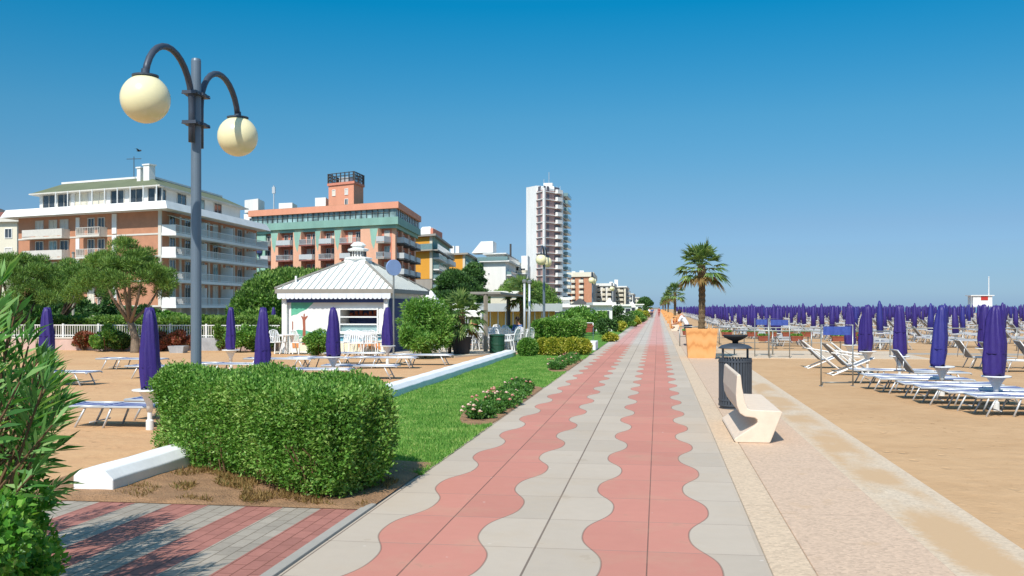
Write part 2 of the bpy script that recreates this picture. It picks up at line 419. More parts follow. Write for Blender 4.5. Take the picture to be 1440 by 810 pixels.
# ---- leaves
def unit(a): return a / np.maximum(np.linalg.norm(a, axis=1, keepdims=True), 1e-9)
def leafmesh(name, P, D, L, W, m, parent=None, loc=(0, 0, 0), bend=.15, curl=None, extra=None):
    """each leaf: base, two side points, tip (folded along its midrib)"""
    P = np.asarray(P, float); D = unit(np.asarray(D, float)); n = len(P)
    L = np.broadcast_to(L, n).reshape(-1, 1); W = np.broadcast_to(W, n).reshape(-1, 1)
    R = rng.normal(size=(n, 3)); S = unit(np.cross(D, R)); N = np.cross(S, D)
    mid = P + D * L * .45 - N * L * bend * .3
    if curl is not None: tip = P + D * L + np.array([0, 0, -1]) * L * curl
    else: tip = P + D * L
    V = np.stack([P, mid + S * W / 2 + N * W * .25, tip, mid - S * W / 2 + N * W * .25], 1).reshape(-1, 3)
    off = np.array(wloc(parent)) if parent is not None else np.array(loc)
    V = V - off
    me = bpy.data.meshes.new(name)
    nv = n * 4
    Fc = np.arange(nv, dtype=np.int32)
    ev = V
    me.vertices.add(nv); me.vertices.foreach_set('co', ev.ravel())
    me.loops.add(nv); me.loops.foreach_set('vertex_index', Fc)
    me.polygons.add(n); me.polygons.foreach_set('loop_start', np.arange(0, nv, 4, dtype=np.int32))
    me.update(calc_edges=True)
    if extra:      # solid pieces joined in
        pass
    return link(name, me, m, parent, None if parent is not None else loc)
def blob_points(blobs, n, inner=.35, flat=None):
    """points in the outer part of a set of ellipsoids, with outward direction"""
    vol = np.array([(b[1][0] * b[1][1] * b[1][2]) ** (2 / 3) for b in blobs]); cnt = (n * vol / vol.sum()).astype(int)
    P = []; D = []
    for b, k in zip(blobs, cnt):
        d = unit(rng.normal(size=(k, 3)))
        r = np.where(rng.random(k) < inner, rng.random(k) ** .5 * .9, .86 + .2 * rng.random(k) ** 1.5).reshape(-1, 1)
        q = np.array(b[0]) + d * r * np.array(b[1])
        P.append(q); D.append(unit(d / np.array(b[1])))
    return np.concatenate(P), np.concatenate(D)
def foliage(name, blobs, n, L, W, m, parent=None, loc=(0, 0, 0), up=.3, rand=.8, inner=.3, curl=None):
    P, D = blob_points(blobs, n, inner)
    D = D + rng.normal(size=D.shape) * rand + np.array([0, 0, up])
    k = len(P)
    return leafmesh(name, P, D, L * (.7 + .6 * rng.random(k)), W * (.7 + .6 * rng.random(k)), m, parent, loc, curl=curl)
def clump_blobs(c, R, n, r, seed=0):
    """n lobes of radius ~r spread over an ellipsoid R round c"""
    rd = random.Random(seed); out = []
    for i in range(n):
        while True:
            p = [rd.uniform(-1, 1) for _ in range(3)]
            if sum(x * x for x in p) <= 1: break
        k = rd.uniform(.65, 1.2)
        out.append(((c[0] + p[0] * R[0], c[1] + p[1] * R[1], c[2] + p[2] * R[2]), (r * k, r * k, r * k * .75)))
    return out
def shrub(u, t, w, h, mt, label, n, L, W, cat='shrub', group=None, seed=1, name='shrub', depth=None, z0=0, lobes=9, base=None, up=.35):
    """loose shrub standing at column u, t metres ahead"""
    c = PT(u, t, z0); d = depth or w
    root = empty(name, c, label, cat, group)
    bl = clump_blobs((c.x, c.y, z0 + h * .54), (w * .37, d * .37, h * .35), lobes + 5, min(w, h) * .20, seed)
    foliage('foliage', bl, n, L, W, mt, root, up=up, rand=.9)
    mb = MB()
    for i in range(6):
        a = random.uniform(0, 2 * PI); r = w * .25
        mb.tube([(c.x + .05 * math.cos(a), c.y + .05 * math.sin(a), z0), (c.x + r * .5 * math.cos(a), c.y + r * .5 * math.sin(a), z0 + h * .35), (c.x + r * math.cos(a), c.y + r * math.sin(a), z0 + h * .7)], [.02, .014, .006], 5)
    mb.build('stems', 'twig', root)
    return root
def boxfol(name, poly, z0, z1, n, L, W, m, parent, rough=.05, topfrac=.35, inner=.25, deep=.22):
    """clipped hedge: leaves over the sides and top of a vertical prism, rounded at the top edges"""
    A = np.array(poly, float); k = len(A); cen = A.mean(0)
    seg = np.roll(A, -1, 0) - A; ln = np.linalg.norm(seg, axis=1)
    P = []; D = []
    ns = int(n * (1 - topfrac)); which = rng.choice(k, ns, p=ln / ln.sum()); s = rng.random(ns)
    q = A[which] + seg[which] * s[:, None]; nn = np.stack([seg[which][:, 1], -seg[which][:, 0]], 1); nn = nn / np.linalg.norm(nn, axis=1, keepdims=True)
    sg = np.sign(((q - cen) * nn).sum(1)); nn = nn * sg[:, None]
    z = z0 + (z1 - z0) * rng.random(ns) ** .9
    rr = np.minimum(.10, (z1 - z0) * .3)
    over = np.clip((z - (z1 - rr)) / rr, 0, 1); ins = rr * (1 - np.sqrt(1 - over ** 2 * .98)) + rr * .0
    under = np.clip((z0 + .18 - z) / .18, 0, 1) * .10
    bump = .05 * np.sin(q[:, 0] * 7.1 + z * 5) + .05 * np.sin(q[:, 1] * 6.3 - z * 4.2) + rng.normal(size=ns) * rough * .6 - (rng.random(ns) < inner) * rng.random(ns) * deep
    q = q + nn * (bump - ins - under)[:, None]
    # round vertical corners a little by pulling to centre near the ends
    e = np.minimum(s, 1 - s) * ln[which]; pull = np.clip(.12 - e, 0, .12) * .4
    dc = cen - q; dc /= np.linalg.norm(dc, axis=1, keepdims=True); q = q + dc * pull[:, None]
    P.append(np.column_stack([q, z])); D.append(np.column_stack([nn, over * .9]))
    nt_ = n - ns; got = []
    lo, hi = A.min(0), A.max(0)
    def inside(Q):
        c = np.zeros(len(Q), bool)
        for i in range(k):
            a, b = A[i], A[(i + 1) % k]
            cond = (a[1] > Q[:, 1]) != (b[1] > Q[:, 1])
            with np.errstate(divide='ignore', invalid='ignore'):
                xx = (b[0] - a[0]) * (Q[:, 1] - a[1]) / (b[1] - a[1]) + a[0]
            c ^= cond & (Q[:, 0] < xx)
        return c
    while sum(len(g) for g in got) < nt_:
        Q = lo + rng.random((nt_ * 2, 2)) * (hi - lo); got.append(Q[inside(Q)])
    Q = np.concatenate(got)[:nt_]
    zt = z1 + .04 * np.sin(Q[:, 0] * 5.3) + .04 * np.sin(Q[:, 1] * 4.7) + rng.normal(size=nt_) * rough * .5 - (rng.random(nt_) < inner) * rng.random(nt_) * deep
    # lower the top near the borders
    dm = np.full(nt_, 9.0)
    for i in range(k):
        a = A[i]; d = seg[i] / ln[i]; w = Q - a; tt = np.clip((w * d).sum(1), 0, ln[i]); dm = np.minimum(dm, np.linalg.norm(w - tt[:, None] * d, axis=1))
    zt -= np.clip(.10 - dm, 0, .10) * .6
    P.append(np.column_stack([Q, zt])); D.append(np.tile([0, 0, 1.0], (nt_, 1)))
    P = np.concatenate(P); D = np.concatenate(D) + rng.normal(size=(len(P), 3)) * .75 + np.array([0, 0, .35])
    kk = len(P)
    return leafmesh(name, P, D, L * (.7 + .6 * rng.random(kk)), W * (.7 + .6 * rng.random(kk)), m, parent)
def inset(poly, d):
    cx = sum(p[0] for p in poly) / len(poly); cy = sum(p[1] for p in poly) / len(poly); o = []
    for x, y in poly:
        l = math.hypot(x - cx, y - cy); o.append((x + (cx - x) / l * d, y + (cy - y) / l * d))
    return o
def hedge(poly, z0, z1, mt, label, n, L, W, name='hedge', cat='hedge', group=None):
    c = (sum(p[0] for p in poly) / len(poly), sum(p[1] for p in poly) / len(poly), 0)
    root = empty(name, c, label, cat, group)
    boxfol('foliage', poly, z0, z1, n, L, W, mt, root)
    d = min(.22, .3 * min(math.dist(poly[0], poly[1]), math.dist(poly[1], poly[2])))
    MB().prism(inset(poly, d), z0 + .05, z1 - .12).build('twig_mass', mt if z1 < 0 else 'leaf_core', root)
    return root
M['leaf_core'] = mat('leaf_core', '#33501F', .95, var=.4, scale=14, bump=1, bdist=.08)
# ================================================================ SETTING
def sheet(name, x0, x1, y0, y1, z, m, kind='structure'):
    me = bpy.data.meshes.new(name); me.from_pydata([(x0, y0, z), (x1, y0, z), (x1, y1, z), (x0, y1, z)], [], [(0, 1, 2, 3)]); me.update()
    return tag(link(name, me, m), kind=kind)
sheet('ground', -1500, 1500, -60, 6000, -.62, 'inland')
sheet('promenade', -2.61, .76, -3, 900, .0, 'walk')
mb = MB().box(-3.2, 1.2, -3, 900, -.6, -.004); tag(mb.build('promenade_base', 'concrete_grey'), kind='structure')
tag(MB().box(.765, 1.055, -3, 900, -.5, .012).build('coping', 'coping', bevel=.012), kind='structure')
tag(MB().box(1.06, 1.98, -3, 900, -.5, .008).build('terrace', 'terrazzo', bevel=.01), kind='structure')
tag(MB().box(1.985, 2.74, -3, 900, -.5, -.03).build('lower_terrace', 'terrazzo_sandy', bevel=.01), kind='structure')
# gutter kerb on the left
tag(MB().box(-2.615, -2.525, 1, 8.75, -.2, .022).build('gutter', 'concrete_grey', bevel=.006), kind='structure')
# lawn edging
# terrain sheets with gentle unevenness
def terrain(name, x0, x1, y0, y1, z, nx, ny, m, amp, sc=1.0, edge=.15):
    xs = np.linspace(x0, x1, nx); ys = y0 + (y1 - y0) * (np.linspace(0, 1, ny) ** 1.7)
    V = []
    ph = rng.random(12) * 6.28
    for j, y in enumerate(ys):
        for i, x in enumerate(xs):
            h = 0
            for q in range(6):
                k = sc * (0.6 * 1.75 ** q); a = ph[q] * 2.1
                h += math.sin(x * k * math.cos(a) + y * k * math.sin(a) + ph[q + 6]) / (1.6 ** q)
            w = min(1, (x - x0) / edge, (x1 - x) / edge, (y - y0) / edge, (y1 - y) / edge)
            V.append((x, y, z + amp * (h * .5 + .5) * max(0, w)))
    Fs = [(j * nx + i, j * nx + i + 1, (j + 1) * nx + i + 1, (j + 1) * nx + i) for j in range(ny - 1) for i in range(nx - 1)]
    me = bpy.data.meshes.new(name); me.from_pydata(V, [], Fs); me.update()
    return tag(link(name, me, m, smooth=True), kind='structure')
terrain('beach_sand', 2.72, 46, 2, 62, -.05, 170, 230, 'sand', .022, .8)
sheet('far_beach_sand', 2.74, 100, 62, 900, -.06, 'sand')
sheet('side_beach_sand', 46, 100, -50, 62, -.06, 'sand')
sheet('sea', 100, 4000, -60, 6000, -.4, 'sea')
sheet('far_sea', 2.74, 100, 900, 6000, -.4, 'sea')
terrain('sand', -40, -5.35, 2, 46, -.0, 170, 170, 'sand_left', .03, .9)
# brick path and soil bed
tag(MB().box(-14, -2.618, 1, 8.55, -.4, .010).build('brick_path', 'brickpath'), kind='structure')
terrain('soil_bed', -6.2, -2.53, 8.5, 11.2, .016, 50, 40, 'soil', .035, 3, .1)
terrain('planting_bed', -9, -3.05, 1.0, 5.45, .05, 60, 50, 'soil', .05, 3, .1)
sheet('lawn', -5.3, -2.53, 10.2, 420, .008, 'lawn')
sheet('inland_lawn', -40, -14, 46, 110, -.1, 'lawn')
tag(MB().box(2.745, 9.5, 36.4, 42.6, -.3, -.008).build('beach_path', 'terrazzo_sandy'), kind='structure')
tag(MB().box(9.503, 70, 40.1, 41.0, -.3, .0).build('beach_path_edge', 'concrete_grey'), kind='structure')
# paved restaurant terrace
tp = [AT(640, 503.0), AT(728, 497), PT(700, 60), PT(560, 60), PT(556, 38.5)]
tag(MB().prism([(p.x, p.y) for p in tp], -.1, .06).build('restaurant_terrace', 'pathstone'), kind='structure')
kp = [PT(385, 38.0), PT(640, 36.5), PT(640, 46), PT(385, 47)]
tag(MB().prism([(p.x, p.y) for p in kp], -.1, .045).build('paved_strip', 'pathstone'), kind='structure')

# ---- white kerb wall (two runs)
def kerbwall(y0, y1, label, n):
    mb = MB(); prof = [(-5.15, 0), (-5.15, .15), (-5.24, .235), (-5.50, .235), (-5.56, .18), (-5.56, 0)]
    ys = np.linspace(y0, y1, n); v = []
    for y in ys:
        j = .006 * math.sin(y * 3.1)
        v += [(x + j, y, z + (.004 * math.sin(y * 5) if z else -.1)) for x, z in prof]
    k = len(prof); f = [tuple(range(k)), tuple(range(len(v) - k, len(v)))[::-1]]
    for i in range(n - 1):
        for j in range(k):
            a = i * k + j; b = i * k + (j + 1) % k; f.append((a, a + k, b + k, b))
    mb.add(v, f); o = mb.build('low_wall', 'kerb_white', loc=(-5.35, y0, 0), bevel=.012)
    return tag(o, label, 'low wall')
kerbwall(8.85, 11.6, 'thick white low wall at the left between brick path, sand and clipped hedge', 14)
kerbwall(11.64, 36.2, 'long white low wall running between the lawn and the sand with loungers', 60)
o = MB().box(-3.15, -2.56, 41.5, 43.2, -.05, .36).build('low_wall', 'kerb_white', loc=(-2.8, 42, 0), bevel=.03)
tag(o, 'short white block beside the yellow clipped shrubs at the walkway edge', 'low wall')

# ---- lawn blades
def grass(name, n, x0, x1, y0, y1, hgt, wid, label, power=1.0, m='leaf_grass', avoid=None):
    x = x0 + (x1 - x0) * rng.random(n); y = y0 + (y1 - y0) * rng.random(n) ** power
    P = np.column_stack([x, y, np.zeros(n)])
    if avoid is not None: P = P[~avoid(P)]
    D = rng.normal(size=P.shape) * .45 + np.array([0, 0, 1]); k = len(P)
    g = (.75 + .5 * rng.random(k)) * (1 + .25 * np.sin(P[:, 0] * 3 + P[:, 1] * 1.1))
    tag(leafmesh(name, P, D, hgt * g, wid, m), label, 'grass', kind='stuff')
def inbed(P):
    return (((P[:, 0] + 2.75) / .62) ** 2 + ((P[:, 1] - 18.6) / 3.9) ** 2 < 1) | (((P[:, 0] + 2.75) / .55) ** 2 + ((P[:, 1] - 31) / 3.9) ** 2 < 1)
grass('lawn_grass', 150000, -5.13, -2.50, 10.4, 36, .055, .011, 'short green mown grass of the lawn beside the walkway', 1.45, avoid=inbed)
tf = rng.random((16000, 2)); tx = -5.1 + 2.5 * tf[:, 0]; ty = 8.6 + 1.9 * tf[:, 1]
nz = np.sin(tx * 4.1) * np.sin(ty * 5.3 + 1) + .5 * np.sin(tx * 11 + ty * 7); ok = nz > .15
tx, ty = tx[ok], ty[ok]; k = len(tx)
tag(leafmesh('soil_grass', np.column_stack([tx, ty, np.full(k, .02)]), rng.normal(size=(k, 3)) * .6 + np.array([0, 0, .8]), .05 * (.6 + rng.random(k)), .01, 'leaf_dry'), 'thin dry grass tufts on the bare soil before the hedge', 'grass', kind='stuff')

# ---- hedges
hp = [(-2.93, 8.85), (-2.86, 10.35), (-3.55, 11.0), (-4.75, 12.15), (-5.75, 12.1), (-5.72, 11.35), (-4.9, 10.65), (-3.6, 9.45)]
hpa = [AT(476, 712), AT(540, 688), PT(541, 10.9), PT(445, 11.4), PT(352, 12.4), PT(285, 12.55), PT(228, 12.1), PT(222, 11.7), PT(262, 11.2), PT(350, 10.1), PT(420, 9.25)]
hpl = [(p.x, p.y) for p in hpa]
cen = (sum(p[0] for p in hpl) / len(hpl), sum(p[1] for p in hpl) / len(hpl), 0)
root = empty('hedge', cen, 'large dense clipped green hedge on bare soil in the left foreground', 'hedge')
boxfol('foliage', hpl, .05, 1.0, 140000, .038, .020, 'leaf_hedge', root, .06, .4, .6, .26)
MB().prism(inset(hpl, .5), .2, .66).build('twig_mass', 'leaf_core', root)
mb = MB()
for i in range(110):
    s_ = random.random(); k = random.randrange(len(hpl)); a = hpl[k]; b = hpl[(k + 1) % len(hpl)]
    x = a[0] + (b[0] - a[0]) * s_; y = a[1] + (b[1] - a[1]) * s_; x += (cen[0] - x) * .12; y += (cen[1] - y) * .12
    mb.tube([(x, y, 0), (x + random.uniform(-.06, .06), y + random.uniform(-.06, .06), .25), (x + random.uniform(-.15, .15), y + random.uniform(-.15, .15), .5)], [.010, .008, .005], 5)
mb.build('stems', 'twig', root)
def box_hedge(u0, u1, t0, t1, z1, mt, label, n, L, W, **k):
    p = [PT(u0, t0), PT(u1, t0), PT(u1, t1), PT(u0, t1)]
    # keep the row square to the walkway
    x0, x1 = min(q.x for q in p[:2]), max(q.x for q in p[:2]); y0 = p[0].y; y1 = y0 + (t1 - t0)
    return hedge([(x0, y0), (x1, y0), (x1, y1), (x0, y1)], .06, z1, mt, label, n, L, W, **k)
box_hedge(753, 815, 41, 43.4, 1.22, 'leaf_hedge', 'dark green box shaped hedge behind the yellow clipped shrubs', 16000, .09, .05)
def ball(u, t, w, h, mt, label, n, L, W, group=None, seed=0):
    c = PT(u, t); root = empty('clipped_shrub', c, label, 'shrub', group)
    bl = [((c.x, c.y, h * .48), (w / 2, w / 2, h * .5))]
    foliage('foliage', bl, n, L, W, mt, root, rand=.7, inner=.25)
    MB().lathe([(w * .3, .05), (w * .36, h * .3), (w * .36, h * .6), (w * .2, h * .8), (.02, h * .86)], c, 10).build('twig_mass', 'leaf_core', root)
    return root
ball(742, 36.2, .72, .68, 'leaf_hedge', 'small round green clipped shrub at the end of the white low wall', 5000, .07, .035)
yl = ['yellow variegated clipped shrub just right of the round green shrub', 'yellow variegated clipped shrub second from the round green shrub', 'yellow variegated clipped shrub in the middle of the yellow row', 'yellow variegated clipped shrub second from the walkway', 'yellow variegated rounded shrub nearest the walkway']
for i, (u, t) in enumerate([(764, 37.6), (778, 37.0), (792, 38.0), (806, 37.4), (820, 37.6)]):
    ball(u, t, .62, .62 + .05 * (i % 2), 'leaf_yellow', yl[i], 3200, .07, .04, 'yellow clipped shrubs in a row')
# shrubs along the far verge
vs = [(797, 58, 2.2, 1.9, 'leaf_shrub', 'tall leafy green bush left of a white kiosk wall'), (815, 62, 2.4, 2.1, 'leaf_shrub', 'tall leafy bush second from the white kiosk wall'),
      (834, 66, 2.2, 2.2, 'leaf_shrub', 'tall leafy bush touching the white kiosk wall'), (870, 84, 2.4, 2.3, 'leaf_darktree', 'dark bush right of the white kiosk wall'),
      (853, 60, 1.4, 1.3, 'leaf_darktree', 'dark low bush behind the rail with red flowers'), (873, 72, 1.8, .9, 'leaf_yellow', 'low yellow bush on the second lawn'),
      (858, 52, 1.0, .5, 'leaf_yellow', 'small yellow bush beside the rail with red flowers'), (889, 92, 2.0, 1.1, 'leaf_yellow', 'yellow green bush by the far verge'),
      (882, 88, 2.4, 1.4, 'leaf_shrub', 'green bush behind the low yellow bush'), (897, 110, 2.6, 1.7, 'leaf_shrub', 'far green bush beside the walkway'), (903, 135, 2.8, 2.0, 'leaf_yellow', 'farthest yellow green bush beside the walkway'),
      (908, 175, 3, 2.4, 'leaf_darktree', 'dark far bush where the walkway vanishes')]
for i, (u, t, w, h, mt, lb) in enumerate(vs):
    shrub(u, t, w, h * .86, mt, lb, 2600, .16, .09, seed=i + 30, group='shrubs along the far verge')

# ---- rose beds
def rosebed(cx, cy, rx, ry, n, label_side, group, nf, far=False):
    pts = [(cx + rx * math.cos(a), cy + ry * math.sin(a)) for a in np.linspace(0, 2 * PI, 28, endpoint=False)]
    pts = [(min(p[0], -2.51), p[1]) for p in pts]
    me = MB().prism(pts, 0, .02, [(cx + (p[0] - cx) * .93, cy + (p[1] - cy) * .97) for p in pts])
    tag(me.build('soil', 'soil'), kind='structure')
    words = ['nearest', 'second', 'third', 'fourth', 'fifth', 'sixth', 'seventh', 'eighth']
    for i in range(n):
        y = cy - ry * .78 + (ry * 1.56) * i / (n - 1); x = cx - .08 + random.uniform(-.1, .05)
        root = empty('rose_bush', (x, y, 0), f'low rose bush with pale pink blooms, {words[i]} from the camera in the {label_side} bed', 'rose bush', group)
        w = .42 * math.sqrt(max(.3, 1 - ((y - cy) / ry) ** 2)); h = random.uniform(.15, .22)
        bl = clump_blobs((x, y, h * .5), (w * .7, .32, h * .25), 7, .15, i)
        foliage('foliage', bl, 2200 if not far else 1200, .05, .03, 'leaf_rose', root)
        for k in range(nf):
            mbp = MB()
            px, py, pz = x + random.uniform(-w, w * .8), y + random.uniform(-.4, .4), h * random.uniform(.8, 1.2)
            for q in range(7):
                a = q * 2 * PI / 7 + random.random(); r = .030
                mbp.add([(px, py, pz), (px + r * math.cos(a - .5), py + r * math.sin(a - .5), pz + .018), (px + r * 1.5 * math.cos(a), py + r * 1.5 * math.sin(a), pz + .012), (px + r * math.cos(a + .5), py + r * math.sin(a + .5), pz + .022)], [(0, 1, 2, 3)])
            mbp.lathe([(.008, 0), (.024, .012), (.02, .035), (.006, .04)], (px, py, pz), 7)
            mbp.build('bloom', 'petal' if i % 3 else 'petal_white', root)
rosebed(-2.78, 18.6, .60, 3.8, 8, 'nearer', 'rose bushes of the nearer bed', 7)
rosebed(-2.78, 31.0, .50, 3.6, 6, 'farther', 'rose bushes of the farther bed', 4, True)

# ---- foreground oleander and round leaved shrub
def oleander():
    root = empty('oleander', PT(-60, 5.6), 'tall oleander bush with long narrow leaves at the left edge', 'bush')
    P = []; D = []; L = []; st = MB()
    rd = random.Random(5)
    tips = []
    for i in range(120):
        t = rd.uniform(5.0, 7.4); u = rd.uniform(-330, 72) if i > 60 else rd.uniform(-40, 84)
        zt = rd.uniform(.55, 1.85) if rd.random() < .55 else rd.uniform(1.2, 2.0)
        if u > 20: zt = min(zt, 1.75 - (u - 20) * .009)
        if u < -60: zt += .5 * rd.random()
        tips.append((u, t, zt))
    for u, t, zt in tips:
        tip = PT(u, t, zt); base = PT(-70 + rd.uniform(-60, 60) if u > -120 else u + rd.uniform(-40, 40), t, .02); base.x += rd.uniform(-.2, .2)
        mid = base.lerp(tip, .55) + Vector((0, 0, .12))
        st.tube([base, mid, tip], [.014, .010, .005], 5)
        d0 = (tip - mid).normalized()
        nl = rd.randint(18, 30)
        for k in range(nl):
            f = k / nl
            p = mid.lerp(tip, .25 + .75 * f ** .8) if f < .75 else tip
            ang = k * 2.1; side = Vector((math.cos(ang), math.sin(ang), 0))
            side = (side - d0 * side.dot(d0)).normalized()
            sp = .85 - .55 * f
            dd = (d0 * (1 - sp * .6) + side * sp + Vector((0, 0, .05)))
            P.append(p); D.append(dd); L.append(rd.uniform(.11, .18) * (1.15 if f > .5 else 1))
    P = np.array([tuple(p) for p in P]); D = np.array([tuple(d) for d in D]); L = np.array(L)
    leafmesh('foliage', P, D, L * 1.1, .025, 'leaf_oleander', root, curl=.12, bend=.2)
    st.build('stems', 'twig', root)
oleander()
def roundbush():
    c = PT(-40, 5.1)
    root = empty('bush', c, 'round leaved green bush in the bottom left corner', 'bush')
    bl = []
    rd = random.Random(3)
    for i in range(26):
        u = rd.uniform(-150, 52); t = rd.uniform(4.6, 5.6); z = rd.uniform(.12, .86) - max(0, u) * .0022
        p = PT(u, t, z); r = rd.uniform(.12, .2); bl.append(((p.x, p.y, p.z), (r, r, r)))
    foliage('foliage', bl, 15000, .046, .030, 'leaf_round', root, up=.5, rand=.9, inner=.35)
    mb = MB()
    for b in bl: mb.tube([(c.x + random.uniform(-.3, .3), c.y + random.uniform(-.3, .3), .03), (b[0][0], b[0][1], b[0][2])], [.012, .005], 5)
    mb.build('stems', 'twig', root)
roundbush()

# ================================================================ LAMP POSTS
def lamp(loc, label, far=False):
    root = empty('street_lamp', loc, label, 'street lamp', 'globe street lamps along the verge')
    n = 20 if not far else 10
    MB().lathe([(.10, 0), (.10, .06), (.068, .10), (.066, 2.5), (.062, 4.96), (.055, 4.99)], (0, 0, 0), n).build_local('pole', 'pole_grey', root)
    for s in (-1, 1):
        pts = [(0, s * .125, 3.9 if s < 0 else 3.86), (0, s * .125, 4.3)]
        for k in range(0, 15):
            a = PI - k * PI * .93 / 14; pts.append((0, s * (.71 + .585 * math.cos(a)), 4.38 + .57 * math.sin(a)))
        MB().tube(pts, .040, 12 if not far else 6).build_local('arm', 'pole_dark', root, True)
        yc = s * (.71 + .585 * math.cos(PI * .07))
        g = MB().lathe([(.28 * math.sin(a), -.28 * math.cos(a)) for a in np.linspace(.02, PI - .02, 22)], (0, yc, 4.21), 32 if not far else 14).build_local('globe', 'globe', root, True)
        MB().lathe([(.135, 4.462), (.15, 4.468), (.15, 4.485), (.05, 4.50), (.045, 4.56)], (0, yc, 0), n).build_local('cap', 'pole_dark', root)
    for z in (4.14, 4.52):
        mb = MB().box(-.095, .095, -.20, .20, z - .012, z + .03); mb.box(-.12, -.095, -.05, .05, z - .01, z + .025); mb.box(.095, .12, -.05, .05, z - .01, z + .025)
        for s in (-1, 1): mb.tube([(-.11, s * .17, z), (.11, s * .17, z)], .012, 6)
        mb.build_local('clamp', 'pole_dark', root)
def build_local(s, name, m, parent, smooth=False):
    o = link(name, s.mesh(name), m, parent, None, smooth)
    return o
MB.build_local = build_local
lamp((-5.87, 12.07, 0), 'tall grey street lamp with two cream globes behind the clipped hedge, nearest lamp')
lamp((-5.87, 51.6, 0), 'street lamp with two cream globes in front of the tower, second lamp', True)
lamp((-5.87, 90.5, 0), 'far street lamp with cream globes before the orange and white block, third lamp', True)
lamp((-5.87, 130, 0), 'small distant street lamp beyond the white kiosk wall, fourth lamp', True)

# ================================================================ BIN, BENCH, PLANTERS
def litter_bin(loc, label):
    root = empty('litter_bin', loc, label, 'litter bin')
    mb = MB()
    n = 34
    for i in range(n):
        a = 2 * PI * i / n; c, s_ = math.cos(a), math.sin(a); w = .019
        for z0, z1 in ((.07, .89),):
            r0, r1 = .268, .288
            mb.hexa([(r0 * c + w * s_, r0 * s_ - w * c, z0), (r1 * c + w * s_, r1 * s_ - w * c, z0), (r1 * c - w * s_, r1 * s_ + w * c, z0), (r0 * c - w * s_, r0 * s_ + w * c, z0),
                     (r0 * c + w * s_, r0 * s_ - w * c, z1), (r1 * c + w * s_, r1 * s_ - w * c, z1), (r1 * c - w * s_, r1 * s_ + w * c, z1), (r0 * c - w * s_, r0 * s_ + w * c, z1)])
    mb.build_local('slats', 'bin_grey', root)
    MB().lathe([(.20, .06), (.255, .06), (.262, .12), (.262, .80), (.24, .80), (.235, .12), (.1, .10)], n=28).build_local('liner', 'bin_inner', root, True)
    b = MB()
    for z in (.05, .14, .82): b.lathe([(.268, z), (.296, z), (.296, z + .03), (.268, z + .03), (.268, z)], n=32, cap=False)
    b.lathe([(.25, 0), (.27, 0), (.27, .05), (.25, .05)], n=32)
    b.build_local('hoops', 'bin_grey', root)
    for a in (.4, .4 + PI):
        MB().tube([(.24 * math.cos(a), .24 * math.sin(a), .7), (.24 * math.cos(a), .24 * math.sin(a), 1.10)], .020, 8).build_local('post', 'bin_grey', root)
    MB().lathe([(.02, 1.155), (.10, 1.15), (.24, 1.115), (.292, 1.075), (.298, 1.06), (.28, 1.06), (.2, 1.09), (.02, 1.11)], n=32).build_local('hood', 'bin_grey', root, True)
    MB().lathe([(.05, 1.14), (.055, 1.19), (.12, 1.215), (.20, 1.26), (.222, 1.295), (.21, 1.30), (.15, 1.27), (.02, 1.262)], n=32).build_local('ashtray', 'bin_inner', root, True)
litter_bin((1.36, 18.05, .01), 'dark grey slatted litter bin with ashtray bowl behind the stone bench')
def bench(y0, ln, label, x=0, group=None):
    prof = [(1.035, .885), (1.06, .905), (1.085, .895), (1.105, .72), (1.145, .52), (1.175, .455), (1.22, .435), (1.60, .425), (1.622, .405), (1.605, .36), (1.47, .02), (1.455, .0), (1.02, .0), (.995, .03),
            (1.01, .055), (1.26, .225), (1.30, .265), (1.30, .305), (1.265, .33), (1.14, .345), (1.075, .385), (1.035, .48), (1.02, .62)]
    me = MB(); k = len(prof); v = []
    for y in (y0, y0 + ln): v += [(a + x, y, b + .01) for a, b in prof]
    me.add(v, [tuple(range(k)), tuple(range(k, 2 * k))[::-1]] + [(j, j + k, (j + 1) % k + k, (j + 1) % k) for j in range(k)])
    o = me.build('bench', 'bench_stone', loc=(1.25 + x, y0 + ln / 2, 0)); b = o.modifiers.new('b', 'BEVEL'); b.width = .012; b.segments = 2; b.limit_method = 'ANGLE'; b.angle_limit = .7
    return tag(o, label, 'bench', group)
bench(13.45, 2.55, 'folded pale stone bench on the terrace in front of the litter bin')
bench(76, 2.55, 'small distant stone bench beside the far planters')
def planter(loc, label, s=1.0, group='wooden palm planters in a line'):
    root = empty('planter', loc, label, 'planter', group)
    mb = MB(); a, b_, h = .47 * s, .55 * s, 1.03 * s; t = .035
    mb.add([(-a, -a, 0), (a, -a, 0), (a, a, 0), (-a, a, 0), (-b_, -b_, h), (b_, -b_, h), (b_, b_, h), (-b_, b_, h),
            (-b_ + t, -b_ + t, h), (b_ - t, -b_ + t, h), (b_ - t, b_ - t, h), (-b_ + t, b_ - t, h), (-a, -a, h - .12), (a, -a, h - .12), (a, a, h - .12), (-a, a, h - .12)],
           [(3, 2, 1, 0), (0, 1, 5, 4), (1, 2, 6, 5), (2, 3, 7, 6), (3, 0, 4, 7), (4, 5, 9, 8), (5, 6, 10, 9), (6, 7, 11, 10), (7, 4, 8, 11), (8, 9, 13, 12), (9, 10, 14, 13), (10, 11, 15, 14), (11, 8, 12, 15)])
    mb.build_local('box', 'planter_wood', root)
    MB().prism([(-a, -a), (a, -a), (a, a), (-a, a)], h - .2, h - .11).build_local('earth', 'soil', root)
    return root
